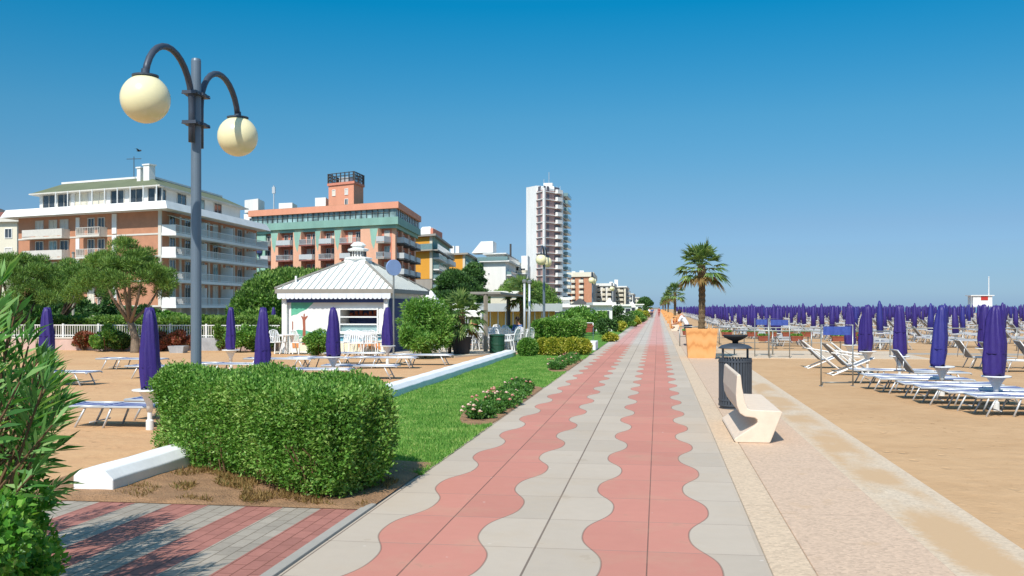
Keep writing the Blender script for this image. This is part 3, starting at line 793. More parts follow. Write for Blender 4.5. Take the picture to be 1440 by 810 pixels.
def frond_fan(rd, base, d, L, n=15, fan=.5, droop=.3):
    """fan palm leaf: stalk + radiating folded blades; returns verts, faces"""
    v = []; f = []
    d = Vector(d).normalized(); side = d.cross(Vector((0, 0, 1)))
    side = side.normalized() if side.length > .05 else Vector((1, 0, 0))
    up = side.cross(d).normalized()
    stalk = [base, base + d * L * .25 + up * .02, base + d * L * .48 - Vector((0, 0, L * droop * .12))]
    w = .016
    for i in range(2):
        k = len(v); v += [tuple(stalk[i] - side * w), tuple(stalk[i] + side * w), tuple(stalk[i + 1] + side * w), tuple(stalk[i + 1] - side * w)]; f.append((k, k + 1, k + 2, k + 3))
    hub = stalk[2]
    for i in range(n):
        a = (i / (n - 1) - .5) * 2.5 + rd.uniform(-.05, .05)
        dd = (d * math.cos(a) + side * math.sin(a) + up * rd.uniform(-.05, .16)).normalized()
        l = L * .56 * (1 - .22 * abs(a) / 1.25) * rd.uniform(.9, 1.1); ww = L * .040
        p1 = hub + dd * l * .5 - Vector((0, 0, l * droop * .12)); p2 = hub + dd * l - Vector((0, 0, l * droop * (.55 + rd.random() * .3)))
        s2 = dd.cross(up).normalized()
        k = len(v); v += [tuple(hub), tuple(p1 - s2 * ww + up * .01), tuple(p1 + up * -.012), tuple(p1 + s2 * ww + up * .01), tuple(p2)]
        f += [(k, k + 1, k + 2), (k, k + 2, k + 3), (k + 1, k + 4, k + 2), (k + 2, k + 4, k + 3)]
    return v, f
def fan_palm(loc, hc, R, label, seed, nf=46, group='fan palms in planters', trunk=.11, z0=0, n=15, dry=.80):
    root = empty('palm_tree', loc, label, 'palm tree', group); rd = random.Random(seed)
    base = Vector((0, 0, hc)); lv = MB(); dv = MB()
    for i in range(nf):
        a = i * 2.399 + rd.uniform(-.2, .2); f_ = i / nf
        el = 1.35 - 1.9 * f_ + rd.uniform(-.12, .12)
        d = (math.cos(a) * math.cos(el), math.sin(a) * math.cos(el), math.sin(el))
        v, f = frond_fan(rd, base + Vector((math.cos(a) * trunk * .5, math.sin(a) * trunk * .5, -.25 * f_)), d, R * rd.uniform(.9, 1.12), n, droop=.25 + .5 * f_)
        (dv if (f_ > dry or (.80 >= dry and f_ > .55 and rd.random() < .2)) else lv).add(v, f)
    pts = []; rr = []
    for i in range(28):
        f_ = i / 27; z = z0 + (hc - z0) * f_; pts.append((.03 * math.sin(f_ * 3), .02 * math.sin(f_ * 4), z)); rr.append(trunk * (1.0 + .18 * (i % 2) + (.28 * max(0, f_ - .75) * 4)))
    MB().tube(pts, rr, 11).build_local('trunk', 'palm_bark', root)
    lv.build_local('crown', 'leaf_palm', root); dv.build_local('dry_fronds', 'leaf_dry', root)
    return root
px = 1.53
planter((px, 36.1, .01), 'large orange wooden planter holding the tallest palm beside the walkway')
fan_palm((px, 36.1, 0), 3.35, .98, 'tall fan palm in the nearest wooden planter', 11, 40, z0=.8, dry=.86)
pl = ['second', 'third', 'fourth', 'fifth', 'sixth', 'seventh']
for i, y in enumerate((92, 152, 205, 262, 330)):
    planter((px, y, .01), f'distant orange wooden planter, {pl[i]} in the line from the camera')
    fan_palm((px, y, 0), 3.2 + .2 * (i % 2), 1.12, f'distant fan palm, {pl[i]} in the line from the camera', 20 + i, 44, z0=.8, n=11, dry=.9)
for i, y in enumerate((84, 100, 112, 124, 137, 166, 182)):
    planter((px - .05 + .1 * (i % 2), y, .01), 'low orange wooden planter without a palm in the distant line beside the walkway', .95, 'far planters without palms')
# ================================================================ PARASOLS
def canopy_mesh(rd, hi=True, lean=0.0, wid=1.0):
    n = 40 if hi else 8
    zs = [.66, .72, .95, 1.25, 1.5, 1.68, 1.82, 1.90, 1.93] if hi else [.68, 1.2, 1.8, 1.95]
    rs = [.150, .160, .165, .152, .130, .112, .092, .066, .02] if hi else [.155, .15, .09, .03]
    mb = MB(); k = len(zs); ph = rd.random() * 6; ff = 4 + rd.randint(0, 2)
    for i, (z, r) in enumerate(zip(zs, rs)):
        for j in range(n):
            a = 2 * PI * j / n
            w = 1 + ((.16 - .34 * abs(math.sin(ff * a / 2 + ph + z * .9)) ** .6 + .12) + .08 * math.sin(9 * a + z * 4 + ph) + .06 * math.sin(a + z * 8 + ph)) * (1.0 if hi else .6)
            zz = z + (.05 * math.sin(3 * a + ph) if i == 0 else 0) + (.03 * math.sin(4 * a) if i == k - 2 else 0)
            rr = r * w * wid
            mb.v.append((rr * math.cos(a) + lean * (1.9 - z) * 1.0, rr * math.sin(a), zz))
    for i in range(k - 1):
        for j in range(n):
            a = i * n + j; b = i * n + (j + 1) % n; mb.f.append((a, b, b + n, a + n))
    mb.f.append(tuple(range(n))[::-1]); mb.f.append(tuple((k - 1) * n + j for j in range(n)))
    return mb
def umbrella_near(loc, label, seed, lean=0, m='purple', wid=1.0, group='folded purple parasols'):
    rd = random.Random(seed); root = empty('parasol', loc, label, 'parasol', group, rd.uniform(0, .5)); root.scale = (1, 1, .93 if loc[0] < 0 else .97 + .005 * seed)
    MB().lathe([(.055, -.06), (.055, .16), (.035, .18), (.030, 1.86)], n=12).build_local('pole', 'white_paint', root)
    mb = MB().lathe([(.045, .30), (.05, .42), (.12, .56), (.16, .615), (.245, .622), (.25, .645), (.238, .65), (.03, .645)], n=26); mb.build_local('tray', 'white_paint', root, True)
    canopy_mesh(rd, True, lean, wid).build_local('canopy', m, root, True)
    fin = MB().lathe([(.016, 1.86), (.016, 1.93), (.004, 1.95)], n=8)
    fin.build_local('finial', 'pole_dark', root)
    st = MB(); z = .98 + .3 * rd.random(); n = 20
    st.lathe([(.160 * wid, z), (.169 * wid, z), (.169 * wid, z + .02), (.160 * wid, z + .02)], (lean * (1.9 - z), 0, 0), n, False)
    st.build_local('strap', m, root)
    return root
near_u = [((5.95, 18.75, -.05), 'folded purple parasol nearest the right edge on the right beach, largest there', 1, -.03, 'purple', 1.12),
          ((5.80, 21.6, -.05), 'folded bluish purple parasol leaning left, second of the right beach front row', 2, -.09, 'purple_b', .92),
          ((5.95, 25.9, -.05), 'folded purple parasol with a round top, third of the right beach front row', 3, 0, 'purple', .92),
          ((5.72, 28.6, -.05), 'wide folded purple parasol, fourth of the right beach front row', 4, -.05, 'purple', 1.05),
          ((6.1, 33.2, -.05), 'folded purple parasol behind the nearest blue banner frame', 5, 0, 'purple', .95),
          ((9.5, 31.0, -.05), 'folded purple parasol directly behind the largest one on the right beach', 6, 0, 'purple', .9),
          ((-7.33, 13.6, 0), 'folded purple parasol beside the clipped hedge, nearest on the left sand', 7, 0, 'purple', .78),
          ((-7.57, 18.4, 0), 'folded purple parasol just right of the tall lamp pole', 8, -.02, 'purple', .85),
          ((-7.8, 23.3, 0), 'folded purple parasol before the left part of the kiosk mural', 9, 0, 'purple', .9),
          ((-8.35, 30.2, 0), 'folded purple parasol before the right side of the kiosk window', 10, 0, 'purple', .95),
          ((-11.9, 26.6, 0), 'small folded purple parasol in front of the green bush by the fence', 12, 0, 'purple', .75),
          ((PT(66, 22.9).x, PT(66, 22.9).y, 0), 'folded purple parasol partly hidden by the oleander leaves', 13, 0, 'purple', .92),
          ((-22.6, 42.0, 0), 'distant purple parasol beyond the fence left of the lamp pole', 14, 0, 'purple', 1.1),
          ((-20.0, 50.0, 0), 'distant thin purple parasol beyond the fence right of the lamp pole', 15, 0, 'purple', .8)]
for loc, lb, sd, ln, m, w in near_u: umbrella_near(loc, lb, sd, ln, m, w)
# ================================================================ LOUNGERS
def lounger_parts(back=0.0):
    """aluminium sun lounger, foot end towards +x, back end at -x; returns dict of MB"""
    d = {}
    fr = MB(); L = .95; w = .31
    for s in (-1, 1): fr.tube([(-L + (.62 if back else 0), s * w, .33), (L - .06, s * w, .33), (L, s * w, .30)], .019, 7)
    for x in (-.33, .30, L - .02): fr.tube([(x, -w, .325), (x, w, .325)], .015, 6)
    d['frame'] = fr
    bf = MB(); xb = -.33; ca, sa = math.cos(back), math.sin(back); l = L - .33
    def bp(r, y, o=0): return (xb - r * ca - o * sa, y, .34 + r * sa - o * ca * -1)
    for s in (-1, 1): bf.tube([bp(0, s * w), bp(l, s * w)], .017, 7)
    bf.tube([bp(l, -w), bp(l, w)], .017, 7)
    d['back_frame'] = bf
    sl = MB(); n = 6
    pts = [(xb + (L - .05 - xb) * i / n, .335 - .02 * math.sin(PI * i / n)) for i in range(n + 1)]
    v = []; 
    for x, z in pts: v += [(x, -w + .015, z), (x, w - .015, z), (x, w - .015, z + .008), (x, -w + .015, z + .008)]
    f = [(3, 2, 1, 0), (n * 4, n * 4 + 1, n * 4 + 2, n * 4 + 3)]
    for i in range(n):
        for j in range(4): f.append((i * 4 + j, i * 4 + (j + 1) % 4, i * 4 + 4 + (j + 1) % 4, i * 4 + 4 + j))
    sl.add(v, f); d['sling'] = sl
    bs = MB(); v = []
    for i in range(n + 1):
        r = l * i / n; g = .02 * math.sin(PI * i / n)
        for y, o in ((-w + .015, -g), (w - .015, -g), (w - .015, -g + .008), (-w + .015, -g + .008)): v.append(bp(r, y, o))
    bs.add(v, f); d['back_sling'] = bs
    legs = []
    for x0, x1 in ((-.62, -.80), (-.22, -.36), (.62, .80)) if not back else ((-.25, -.42), (.0, -.14), (.62, .80)):
        for s in (-1, 1):
            legs.append(MB().tube([(x0, s * (w - .02), .33), (x1, s * (w - .01), -.01)], .017, 7))
    d['legs'] = legs
    rd = MB()
    if back: rd.tube([bp(l * .6, -w + .03), (xb - .25, -w + .03, .33)], .011, 6); rd.tube([bp(l * .6, w - .03), (xb - .25, w - .03, .33)], .011, 6)
    else: rd.tube([(-.55, -w, .10), (-.55, w, .10)], .010, 6)
    for x in (.74,): rd.tube([(x, -w, .10), (x, w, .10)], .010, 6)
    d['stretcher'] = rd
    return d
def lounger_proto(back, fab, label):
    d = lounger_parts(back); r = empty('sun_lounger', (0, 0, 0), label, 'sun lounger', 'aluminium sun loungers on the sand')
    d['frame'].build_local('frame', 'alu', r, True); d['back_frame'].build_local('back_frame', 'alu', r, True)
    d['sling'].build_local('seat_sling', fab, r); d['back_sling'].build_local('back_sling', fab, r)
    for l in d['legs']: l.build_local('leg', 'alu', r, True)
    d['stretcher'].build_local('stretcher', 'alu', r, True)
    return r
flat0 = lounger_proto(0, 'striped_fabric', 'x'); up0 = lounger_proto(.95, 'grey_sling', 'x')
used = set()
def put_lounger(x, y, z, rz, label, back=False, dz=0):
    p = up0 if back else flat0
    o = p if p not in used else copy_tree(p); used.add(p)
    o.location = (x, y, z + dz); o.rotation_euler[2] = rz; o['label'] = label
    return o
# left sand (heads to the left)
Ls = [(-7.75, 13.95, .05, 'flat blue and white striped sun lounger left of the hedge, nearest on the left sand'), (-7.35, 14.9, -.05, 'striped sun lounger behind the nearest one on the left sand, half hidden by hedge'),
      (-7.6, 17.7, .03, 'sun lounger before the parasol right of the lamp pole, behind the hedge'), (-7.3, 19.3, 0, 'sun lounger behind the parasol right of the lamp pole'),
      (-12.1, 23.3, .02, 'flat sun lounger right behind the nearest left parasol, its foot at the lamp pole'), (-11.0, 24.6, 0, 'flat sun lounger just left of the lamp pole, farther one of the pair'),
      (-10.7, 27.2, .1, 'sun lounger under the small parasol by the green bush, left one'), (-9.7, 28.0, -.1, 'sun lounger right of the small parasol by the green bush'),
      (-13.6, 21.0, 0, 'sun lounger whose foot end shows right of the oleander leaves'), (-14.8, 26.5, 0, 'distant sun lounger by the oleander tips on the left sand'),
      (-8.1, 22.7, .1, 'sun lounger before the parasol of the kiosk mural, nearer of the pair'), (-7.4, 24.3, .1, 'sun lounger behind the parasol of the kiosk mural, farther of the pair'),
      (-7.9, 28.3, .1, 'sun lounger before the parasol of the kiosk window, nearer of the pair'), (-7.2, 30.0, .05, 'sun lounger beside the big leafy bush, farther of the pair'),
      (-9.6, 30.9, .15, 'sun lounger close to the white chairs in front of the kiosk')]
for x, y, r, lb in Ls: put_lounger(x, y, 0.0, r, lb)
Rs = [(6.25, 18.05, 0.03, 'striped sun lounger nearest the camera on the right beach', False), (6.05, 18.95, .02, 'striped sun lounger second on the right beach, behind the nearest one', False), (5.85, 19.9, -.03, 'striped sun lounger third on the right beach', False),
      (5.75, 20.9, .04, 'striped sun lounger fourth on the right beach, before the leaning parasol', False), (5.6, 22.2, 0, 'striped sun lounger just behind the leaning bluish parasol', False), (5.5, 23.2, .03, 'striped sun lounger fifth row back on the right beach, before the round topped parasol', False),
      (6.2, 24.5, .02, 'grey sun lounger with raised back beside the round topped parasol', True), (5.6, 25.2, 0, 'flat sun lounger at the foot of the round topped parasol', False),
      (9.9, 30.2, .02, 'grey sun lounger with raised back behind the largest parasol, left one', True), (11.2, 29.4, 0, 'grey sun lounger with raised back at the right edge, nearer one', True), (9.7, 32.0, .03, 'grey sun lounger with raised back behind the parasol of the second row', True), (11.3, 31.6, -.02, 'grey sun lounger with raised back at the right edge, farther one', True)]
for x, y, r, lb, b in Rs: put_lounger(x, y, -.05, r, lb, b)
# crossed-frame deck chairs
def deckchair(x, y, rz, label, proto=[]):
    if proto:
        o = copy_tree(proto[0]); o.location = (x, y, -.05); o.rotation_euler[2] = rz; o['label'] = label; return o
    r = empty('deck_chair', (x, y, -.05), label, 'deck chair', 'white deck chairs with crossed frames', rz)
    for s in (-1, 1):
        MB().tube([(-.62, s * .29, .85), (.45, s * .29, 0)], .020, 6).build_local('back_rail', 'white_paint', r)
        MB().tube([(.55, s * .25, .42), (-.45, s * .25, 0)], .020, 6).build_local('seat_rail', 'white_paint', r)
        MB().tube([(-.5, s * .31, .62), (.25, s * .31, .5)], .018, 6).build_local('armrest', 'white_paint', r)
    MB().tube([(-.45, -.25, .02), (-.45, .25, .02)], .018, 6).build_local('foot_bar', 'white_paint', r)
    v = []; pr = [(-.62, .86), (-.35, .56), (-.05, .27), (.25, .28), (.55, .43)]
    for a, z in pr: v += [(a, -.25, z), (a, .25, z), (a, .25, z - .012), (a, -.25, z - .012)]
    f = [(3, 2, 1, 0), (16, 17, 18, 19)] + [(i * 4 + j, i * 4 + (j + 1) % 4, i * 4 + 4 + (j + 1) % 4, i * 4 + 4 + j) for i in range(4) for j in range(4)]
    MB().add(v, f).build_local('sling', 'grey_sling', r); proto.append(r); return r
deckchair(5.1, 28.2, .1, 'white crossed frame deck chair right of the nearest banner frame')
deckchair(5.5, 29.4, -.1, 'white crossed frame deck chair seen through the nearest banner frame, nearer one')
deckchair(4.9, 31.2, .05, 'white crossed frame deck chair seen through the nearest banner frame, farther one')
# ---- beach field
def simple_umb(rd):
    mb = canopy_mesh(rd, False, rd.uniform(-.03, .03), rd.uniform(.78, 1.02)); return mb
field = []
for i in range(27):
    x = 5.75 + 3.9 * i
    for j in range(110):
        y = 15.3 + 3.7 * j + (.9 if i % 2 else 0)
        if i <= 1 and y < 35: continue
        if 35.5 < y < 45.5: continue
        if x > 96: continue
        xx = x + random.uniform(-.18, .18); yy = y + random.uniform(-.2, .2)
        t = -ST * xx + CT * yy; lat = CT * xx + ST * yy; u = 720 + F * lat / t
        if t < 5 or u > 1470: continue
        field.append((t, xx, yy))
# beyond the path a narrow aisle every 9 rows
field = [q for q in field if not (45 < q[2] < 400 and (int((q[2] - 45) / 3.45) % 14 == 13))]
field = [q for q in field if q[2] < 330]
field.sort()
ups = [simple_umb(random.Random(i)).mesh('canopy_far') for i in range(5)]
polm = MB().lathe([(.05, 0), (.03, .3), (.03, 1.8)], n=6).lathe([(.05, .5), (.16, .6), (.24, .62), (.24, .65), (.02, .65)], n=10).mesh('pole_far')
def join_meshes(name, items, m):
    V = []; Fs = []
    for me, mats in items: pass
IND = 230
near_ind = [q for q in field[:IND]]
for k, (t, x, y) in enumerate(near_ind):
    o = empty('parasol', (x, y, -.05), 'folded purple parasol in the crowded rows of the right beach beyond the front row', 'parasol', 'parasols crowding the right beach', random.uniform(0, 6)); o.scale = (1, 1, random.uniform(.93, 1.10)); o.rotation_euler[0] = random.uniform(-.03, .03); o.rotation_euler[1] = random.uniform(-.03, .03)
    link('canopy', ups[k % 5], 'purple' if k % 5 else 'purple_b', o, smooth=True); link('pole', polm, 'white_paint', o)
def np_of(me):
    v = np.empty(len(me.vertices) * 3); me.vertices.foreach_get('co', v); return v.reshape(-1, 3), [tuple(p.vertices) for p in me.polygons]
def scatter(name, mesh, items, m, label, cat, zj=0):
    v, f = np_of(mesh); V = []; FF = []; k = 0
    for x, y, z, rz in items:
        c, s_ = math.cos(rz), math.sin(rz)
        w = np.column_stack([v[:, 0] * c - v[:, 1] * s_ + x, v[:, 0] * s_ + v[:, 1] * c + y, v[:, 2] * (1 + random.uniform(-zj, zj)) + z]); V.append(w)
        FF += [tuple(i + k for i in q) for q in f]; k += len(v)
    me = bpy.data.meshes.new(name); me.from_pydata(np.concatenate(V).tolist(), [], FF); me.update()
    return tag(link(name, me, m), label, cat, kind='stuff')
rest = field[IND:]
scatter('parasol_crowd', ups[0], [(x, y, -.05, random.random() * 6) for t, x, y in rest], 'purple', 'mass of tiny folded purple parasols far along the beach', 'parasols', .09)
polm2 = MB().lathe([(.03, 0), (.03, .5), (.2, .62), (.02, .65)], n=5).mesh('pole_tiny')
scatter('parasol_stand_crowd', polm2, [(x, y, -.05, 0) for t, x, y in rest], 'white_paint', 'white stands of the far parasols along the beach', 'parasol stands')
# loungers of the field: two to each parasol
def simple_lounger(back):
    mb = MB(); w = .30
    for s in (-1, 1):
        mb.box(-.33 if back else -.95, .95, s * w - .02, s * w + .02, .31, .35)
        for x0, x1 in ((-.4, -.55), (-.05, -.18), (.6, .78)): mb.tube([(x0, s * (w - .02), .33), (x1, s * w, 0)], .018, 4)
    fb = MB()
    fb.box(-.33, .93, -w + .02, w - .02, .325, .34)
    if back:
        ca, sa = math.cos(.9), math.sin(.9); a = (-.33, .34); b = (-.33 - .62 * ca, .34 + .62 * sa)
        fb.hexa([(a[0], -w, a[1]), (a[0], w, a[1]), (b[0], w, b[1]), (b[0], -w, b[1]), (a[0] + .03, -w, a[1] + .02), (a[0] + .03, w, a[1] + .02), (b[0] + .03, w, b[1] + .02), (b[0] + .03, -w, b[1] + .02)])
        for s in (-1, 1): mb.tube([(a[0], s * w, a[1]), (b[0], s * w, b[1])], .02, 4)
    else: fb.box(-.93, -.35, -w + .02, w - .02, .325, .34)
    return mb, fb
sl = [simple_lounger(False), simple_lounger(True)]
slm = [(a.mesh('lounger_frame_far'), b.mesh('lounger_sling_far')) for a, b in sl]
cnt = 0; restf = ([], [])
for q, (t, x, y) in enumerate(field):
    for s in (-.62, .75):
        back = random.random() < (.45 if t > 30 else .2)
        lx, ly = x + .35 + random.uniform(-.15, .15), y + s; rz = random.uniform(-.08, .08)
        if cnt < 262:
            o = empty('sun_lounger', (lx, ly, -.05), 'grey sun lounger with raised back in the crowded rows of the right beach' if back else 'flat sun lounger in the crowded rows of the right beach', 'sun lounger', 'raised loungers crowding the right beach' if back else 'flat loungers crowding the right beach', rz)
            link('frame', slm[back][0], 'alu', o); link('sling', slm[back][1], 'grey_sling' if back else 'striped_fabric', o); cnt += 1
        elif t < 210: restf[back].append((lx, ly, -.05, rz))
for b in (0, 1):
    scatter('lounger_frame_crowd', slm[b][0], restf[b], 'alu', 'pale frames of the many far ' + ('raised' if b else 'flat') + ' loungers along the beach', 'loungers')
    scatter('lounger_sling_crowd', slm[b][1], restf[b], 'grey_sling' if b else 'blue_fabric', 'fabric of the many far ' + ('raised' if b else 'flat') + ' loungers along the beach', 'loungers')

# ================================================================ BANNER FRAMES, RAILS, POTS
def banner(u, t, label, w=.74, h=1.44, rot=0, low=True):
    c = PT(u, t, -.05); root = empty('banner_frame', c, label, 'banner frame', 'metal frames with blue banners', math.atan2(ST, CT) + rot)
    mb = MB()
    mb.tube([(-w / 2, 0, -.02), (-w / 2, 0, h), (w / 2, 0, h), (w / 2, 0, -.02)], .018, 8)
    if low: mb.tube([(-w / 2, 0, .10), (w / 2, 0, .10)], .012, 6)
    for s in (-1, 1): mb.tube([(s * w / 2, -.12, .01), (s * w / 2, .12, .01)], .016, 6)
    mb.build_local('frame', 'steel', root, True)
    p = MB(); n = 10; v = []
    for i in range(n + 1):
        x = (-w / 2 + .05) + (w - .1) * i / n; o = .008 * math.sin(i * 1.9)
        v += [(x, o, h - .24), (x, o - .006, h - .04), (x, o + .006, h - .04), (x, o + .01, h - .24)]
    f = [(0, 1, 2, 3), (n * 4 + 3, n * 4 + 2, n * 4 + 1, n * 4)] + [(i * 4 + j, i * 4 + 4 + j, i * 4 + 4 + (j + 1) % 4, i * 4 + (j + 1) % 4) for i in range(n) for j in range(4)]
    p.add(v, f); p.build_local('banner', 'banner_blue', root)
banner(1177, 23.2, 'nearest metal frame with a blue banner standing on the open sand')
banner(1096, 35.5, 'metal frame with blue banner between the railing posts, right one of the pair', .73)
banner(1071, 36.6, 'metal frame with blue banner between the railing posts, left one of the pair', .5)
def rail(pts, label, h=.95, z=-.05, mid=.5, group='metal railings of the beach path', m='steel', name='railing'):
    c = pts[0]; root = empty(name, (c[0], c[1], z), label, 'railing', group)
    for p in pts: MB().tube([(p[0], p[1], z - .03), (p[0], p[1], z + h)], .025, 8).build('post', m, root, True)
    MB().tube([(p[0], p[1], z + h) for p in pts], .022, 8).build('top_rail', m, root, True)
    if mid: MB().tube([(p[0], p[1], z + mid) for p in pts], .014, 6).build('middle_rail', m, root, True)
    return root
def rng_x(x0, x1, y, n): return [(x0 + (x1 - x0) * i / (n - 1), y) for i in range(n)]
rail(rng_x(2.9, 8.6, 38.9, 5), 'nearer metal railing of the beach path with flower pots')
rail(rng_x(2.4, 9.2, 44.8, 6), 'farther metal railing of the beach path with flower pots')
rail(rng_x(10.6, 18, 44.8, 6), 'farther railing of the beach path right of the gap')
rail([(1.0, 46.5), (2.2, 46.5)], 'short metal rail behind the big palm planter beside the person in white')
rail([(3.0, 50.), (3.0, 56), (3.0, 62)], 'metal railing running away behind the big palm planter')
def flower_pot(x, y, z, label, s=1.0, flower='leaf_shrub', group='terracotta pots on the beach path railings'):
    root = empty('flower_pot', (x, y, z), label, 'flower pot', group)
    w, d, h = .24 * s, .13 * s, .22 * s
    MB().add([(-w, -d, 0), (w, -d, 0), (w, d, 0), (-w, d, 0), (-w * 1.12, -d * 1.15, h), (w * 1.12, -d * 1.15, h), (w * 1.12, d * 1.15, h), (-w * 1.12, d * 1.15, h)], [(3, 2, 1, 0), (4, 5, 6, 7), (0, 1, 5, 4), (1, 2, 6, 5), (2, 3, 7, 6), (3, 0, 4, 7)]).build_local('box', 'terracotta', root)
    MB().box(-w * 1.16, w * 1.16, -d * 1.2, d * 1.2, h * .82, h * 1.03).build_local('rim', 'terracotta', root)
    k = 160; P = np.column_stack([rng.uniform(-w, w, k), rng.uniform(-d, d, k), np.full(k, h)]) + np.array([x, y, z])
    leafmesh('plant', P, rng.normal(size=(k, 3)) * .6 + np.array([0, 0, .7]), .12, .04, flower, root)
pots = [(4.0, 38.78), (5.2, 38.78), (6.7, 38.78), (7.6, 38.78), (3.0, 44.65), (4.1, 44.65), (4.9, 44.65), (5.6, 44.65), (6.4, 44.65), (7.6, 44.65), (8.5, 44.65), (1.35, 46.4), (1.9, 46.4)]
for i, (x, y) in enumerate(pots):
    lb = ('terracotta pot box hung on the nearer beach path railing' if y < 40 else 'terracotta pot box hung on the farther beach path railing') if i < 11 else 'terracotta pot box on the short rail behind the big palm planter'
    flower_pot(x, y, .52, lb, .85, 'leaf_shrub', 'terracotta pots on the nearer railing' if y < 40 else ('terracotta pots on the farther railing' if i < 11 else 'terracotta pots on the short rail'))
# left verge rail with red flower boxes
g = rail([(AT(822, 480).x, 52.0), (AT(835, 480).x, 52.0), ], 'white metal rail holding red flowers at the left edge of the walkway', .98, .0, None, None, 'white_paint')
xx0, xx1 = AT(815, 480).x, AT(842, 480).x
flower_pot((xx0 + xx1) / 2 - .15, 51.85, .50, 'long box of red flowers on the white rail at the left walkway edge', 1.5, 'leaf_red', None)
# ================================================================ KIOSK
def kiosk():
    X0 = AT(394, 496).x; Y0 = PT(473, 38.3).y - .1
    a = PT(396, 38.2); b = PT(553, 38.9)
    x0, x1 = a.x, b.x; y0 = 36.95; D = 5.4; y1 = y0 + D
    root = empty('kiosk', ((x0 + x1) / 2, (y0 + y1) / 2, 0), 'small white beach kiosk with beach mural, hip roof and cupola', 'kiosk')
    H_ = 2.34
    MB().box(x0, x1, y0, y1, 0, .82).box(x0, x0 + 2.15, y0, y1, .82, H_).box(x1 - .35, x1, y0, y1, .82, H_).box(x0 + 2.15, x1 - .35, y0, y1, 1.75, H_).box(x0 + 2.15, x1 - .35, y0 + 1.4, y1, .82, 1.75).build('wall', 'stucco_white', root)
    MB().box(x1 + .003, x1 + .03, y0 + .25, y1 - .1, .0, H_ - .2).build('side_panel', 'navy', root)
    # mural shapes in low relief paint
    def patch(pts, m, o): 
        n = len(pts); v = [(x0 + p[0], y0 - o, p[1]) for p in pts] + [(x0 + p[0], y0 - .001, p[1]) for p in pts]
        return MB().add(v, [tuple(range(n)), tuple(range(n, 2 * n))[::-1]] + [(i, n + i, n + (i + 1) % n, (i + 1) % n) for i in range(n)])
    mu = root
    W = x1 - x0
    patch([(.22, 1.45), (.22, 2.0), (1.15, 2.0), (1.0, 1.86), (.85, 1.72), (.6, 1.62), (.45, 1.52), (.3, 1.5)], 'mural_green', .006).build('mural_leaves', 'mural_green', root)
    patch([(.22, .35), (.22, .85), (.5, .93), (.8, .9), (1.0, .84), (1.0, .78), (.7, .66), (.5, .55), (.42, .35)], 'mural_green', .006).build('mural_hill', 'mural_green', root)
    patch([(.8, .62), (1.0, .84), (1.3, .86), (1.8, .82), (2.1, .80), (2.1, .47), (1.5, .60)], 'mural_sea', .007).build('mural_sea', 'mural_sea', root)
    patch([(2.1, .50), (2.1, .76), (W - .25, .76), (W - .25, .54), (W * .75, .46), (2.6, .49)], 'mural_sea', .007).build('mural_sea', 'mural_sea', root)
    patch([(.42, .1), (.5, .5), (.8, .62), (1.5, .6), (2.1, .46), (2.6, .46), (W - .25, .5), (W - .25, .1)], 'mural_sand', .005).build('mural_sand', 'mural_sand', root)
    m = patch([(.66, .35), (.70, 1.0), (.68, 1.32), (.62, 1.45), (.66, 1.47), (.71, 1.40), (.73, 1.55), (.77, 1.55), (.77, 1.42), (.88, 1.48), (.89, 1.44), (.79, 1.3), (.80, .9), (.82, .35)], 'mural_brown', .012)
    m.add(*(lambda q: (q.v, q.f))(patch([(.26, .3), (.26, 1.25), (.30, 1.25), (.30, .3)], '', .010))); m.build('mural_trunk', 'mural_brown', root)
    m = patch([(.24, .22), (.24, .5), (.52, .5), (.52, .22)], '', .013); m.add(*(lambda q: (q.v, q.f))(patch([(W - 1.1, .18), (W - 1.2, .42), (W - .8, .55), (W - .3, .48), (W - .25, .18)], '', .013))); m.build('mural_shells', 'mural_orange', root)
    # window
    wx0, wx1 = x0 + 2.15, x1 - .35
    f = MB()
    for zz in (.82, 1.12, 1.40, 1.70): f.box(wx0, wx1, y0 - .04, y0 + .03, zz, zz + .05)
    for xx in (wx0, wx1 - .05): f.box(xx, xx + .05, y0 - .042, y0 + .032, .80, 1.77)
    f.box(wx0 - .1, wx1 + .1, y0 - .18, y0 - .043, .78, .815)
    wn = f.build('window', 'white_paint', root)
    MB().box(wx0 + .05, wx1 - .05, y0 + .05, y0 + .06, .87, 1.12).build('pane', 'pane_blue', wn)
    MB().box(wx0 + .05, wx1 - .05, y0 + 1.2, y0 + 1.39, .87, 1.74).build('back_counter', 'navy', root)
    gd = MB()
    for i in range(9): gd.box(wx0 + .15 + i * .19, wx0 + .26 + i * .19, y0 + .9, y0 + 1.0, 1.50, 1.58 + .06 * (i % 3))
    gd.box(wx0 + .1, wx1 - .1, y0 + .85, y0 + 1.1, 1.46, 1.50); gd.build('shelf_goods', 'terracotta', root)
    # white corner pillar
    MB().box(x0 - .10, x0 + .10, y0 - .16, y0 - .01, 0, H_).build('corner_post', 'white_paint', root)
    MB().box(x1 - .10, x1 + .06, y0 - .16, y0 - .01, 0, H_).build('corner_post', 'white_paint', root)
    # roof
    e = .32; ex0, ex1, ey0, ey1 = x0 - e, x1 + e, y0 - e, y1 + e
    cx, cy = (x0 + x1) / 2 + .05, (y0 + y1) / 2; zt = 3.62; zb = 2.50; tw = .46
    MB().box(ex0, ex1, ey0, ey0 + .1, 2.33, 2.50).box(ex0, ex1, ey1 - .1, ey1, 2.33, 2.50).box(ex0, ex0 + .1, ey0 + .1, ey1 - .1, 2.33, 2.50).box(ex1 - .1, ex1, ey0 + .1, ey1 - .1, 2.33, 2.50).box(ex0 + .1, ex1 - .1, ey0 + .1, ey1 - .1, 2.40, 2.44).build('fascia', 'fascia', root)
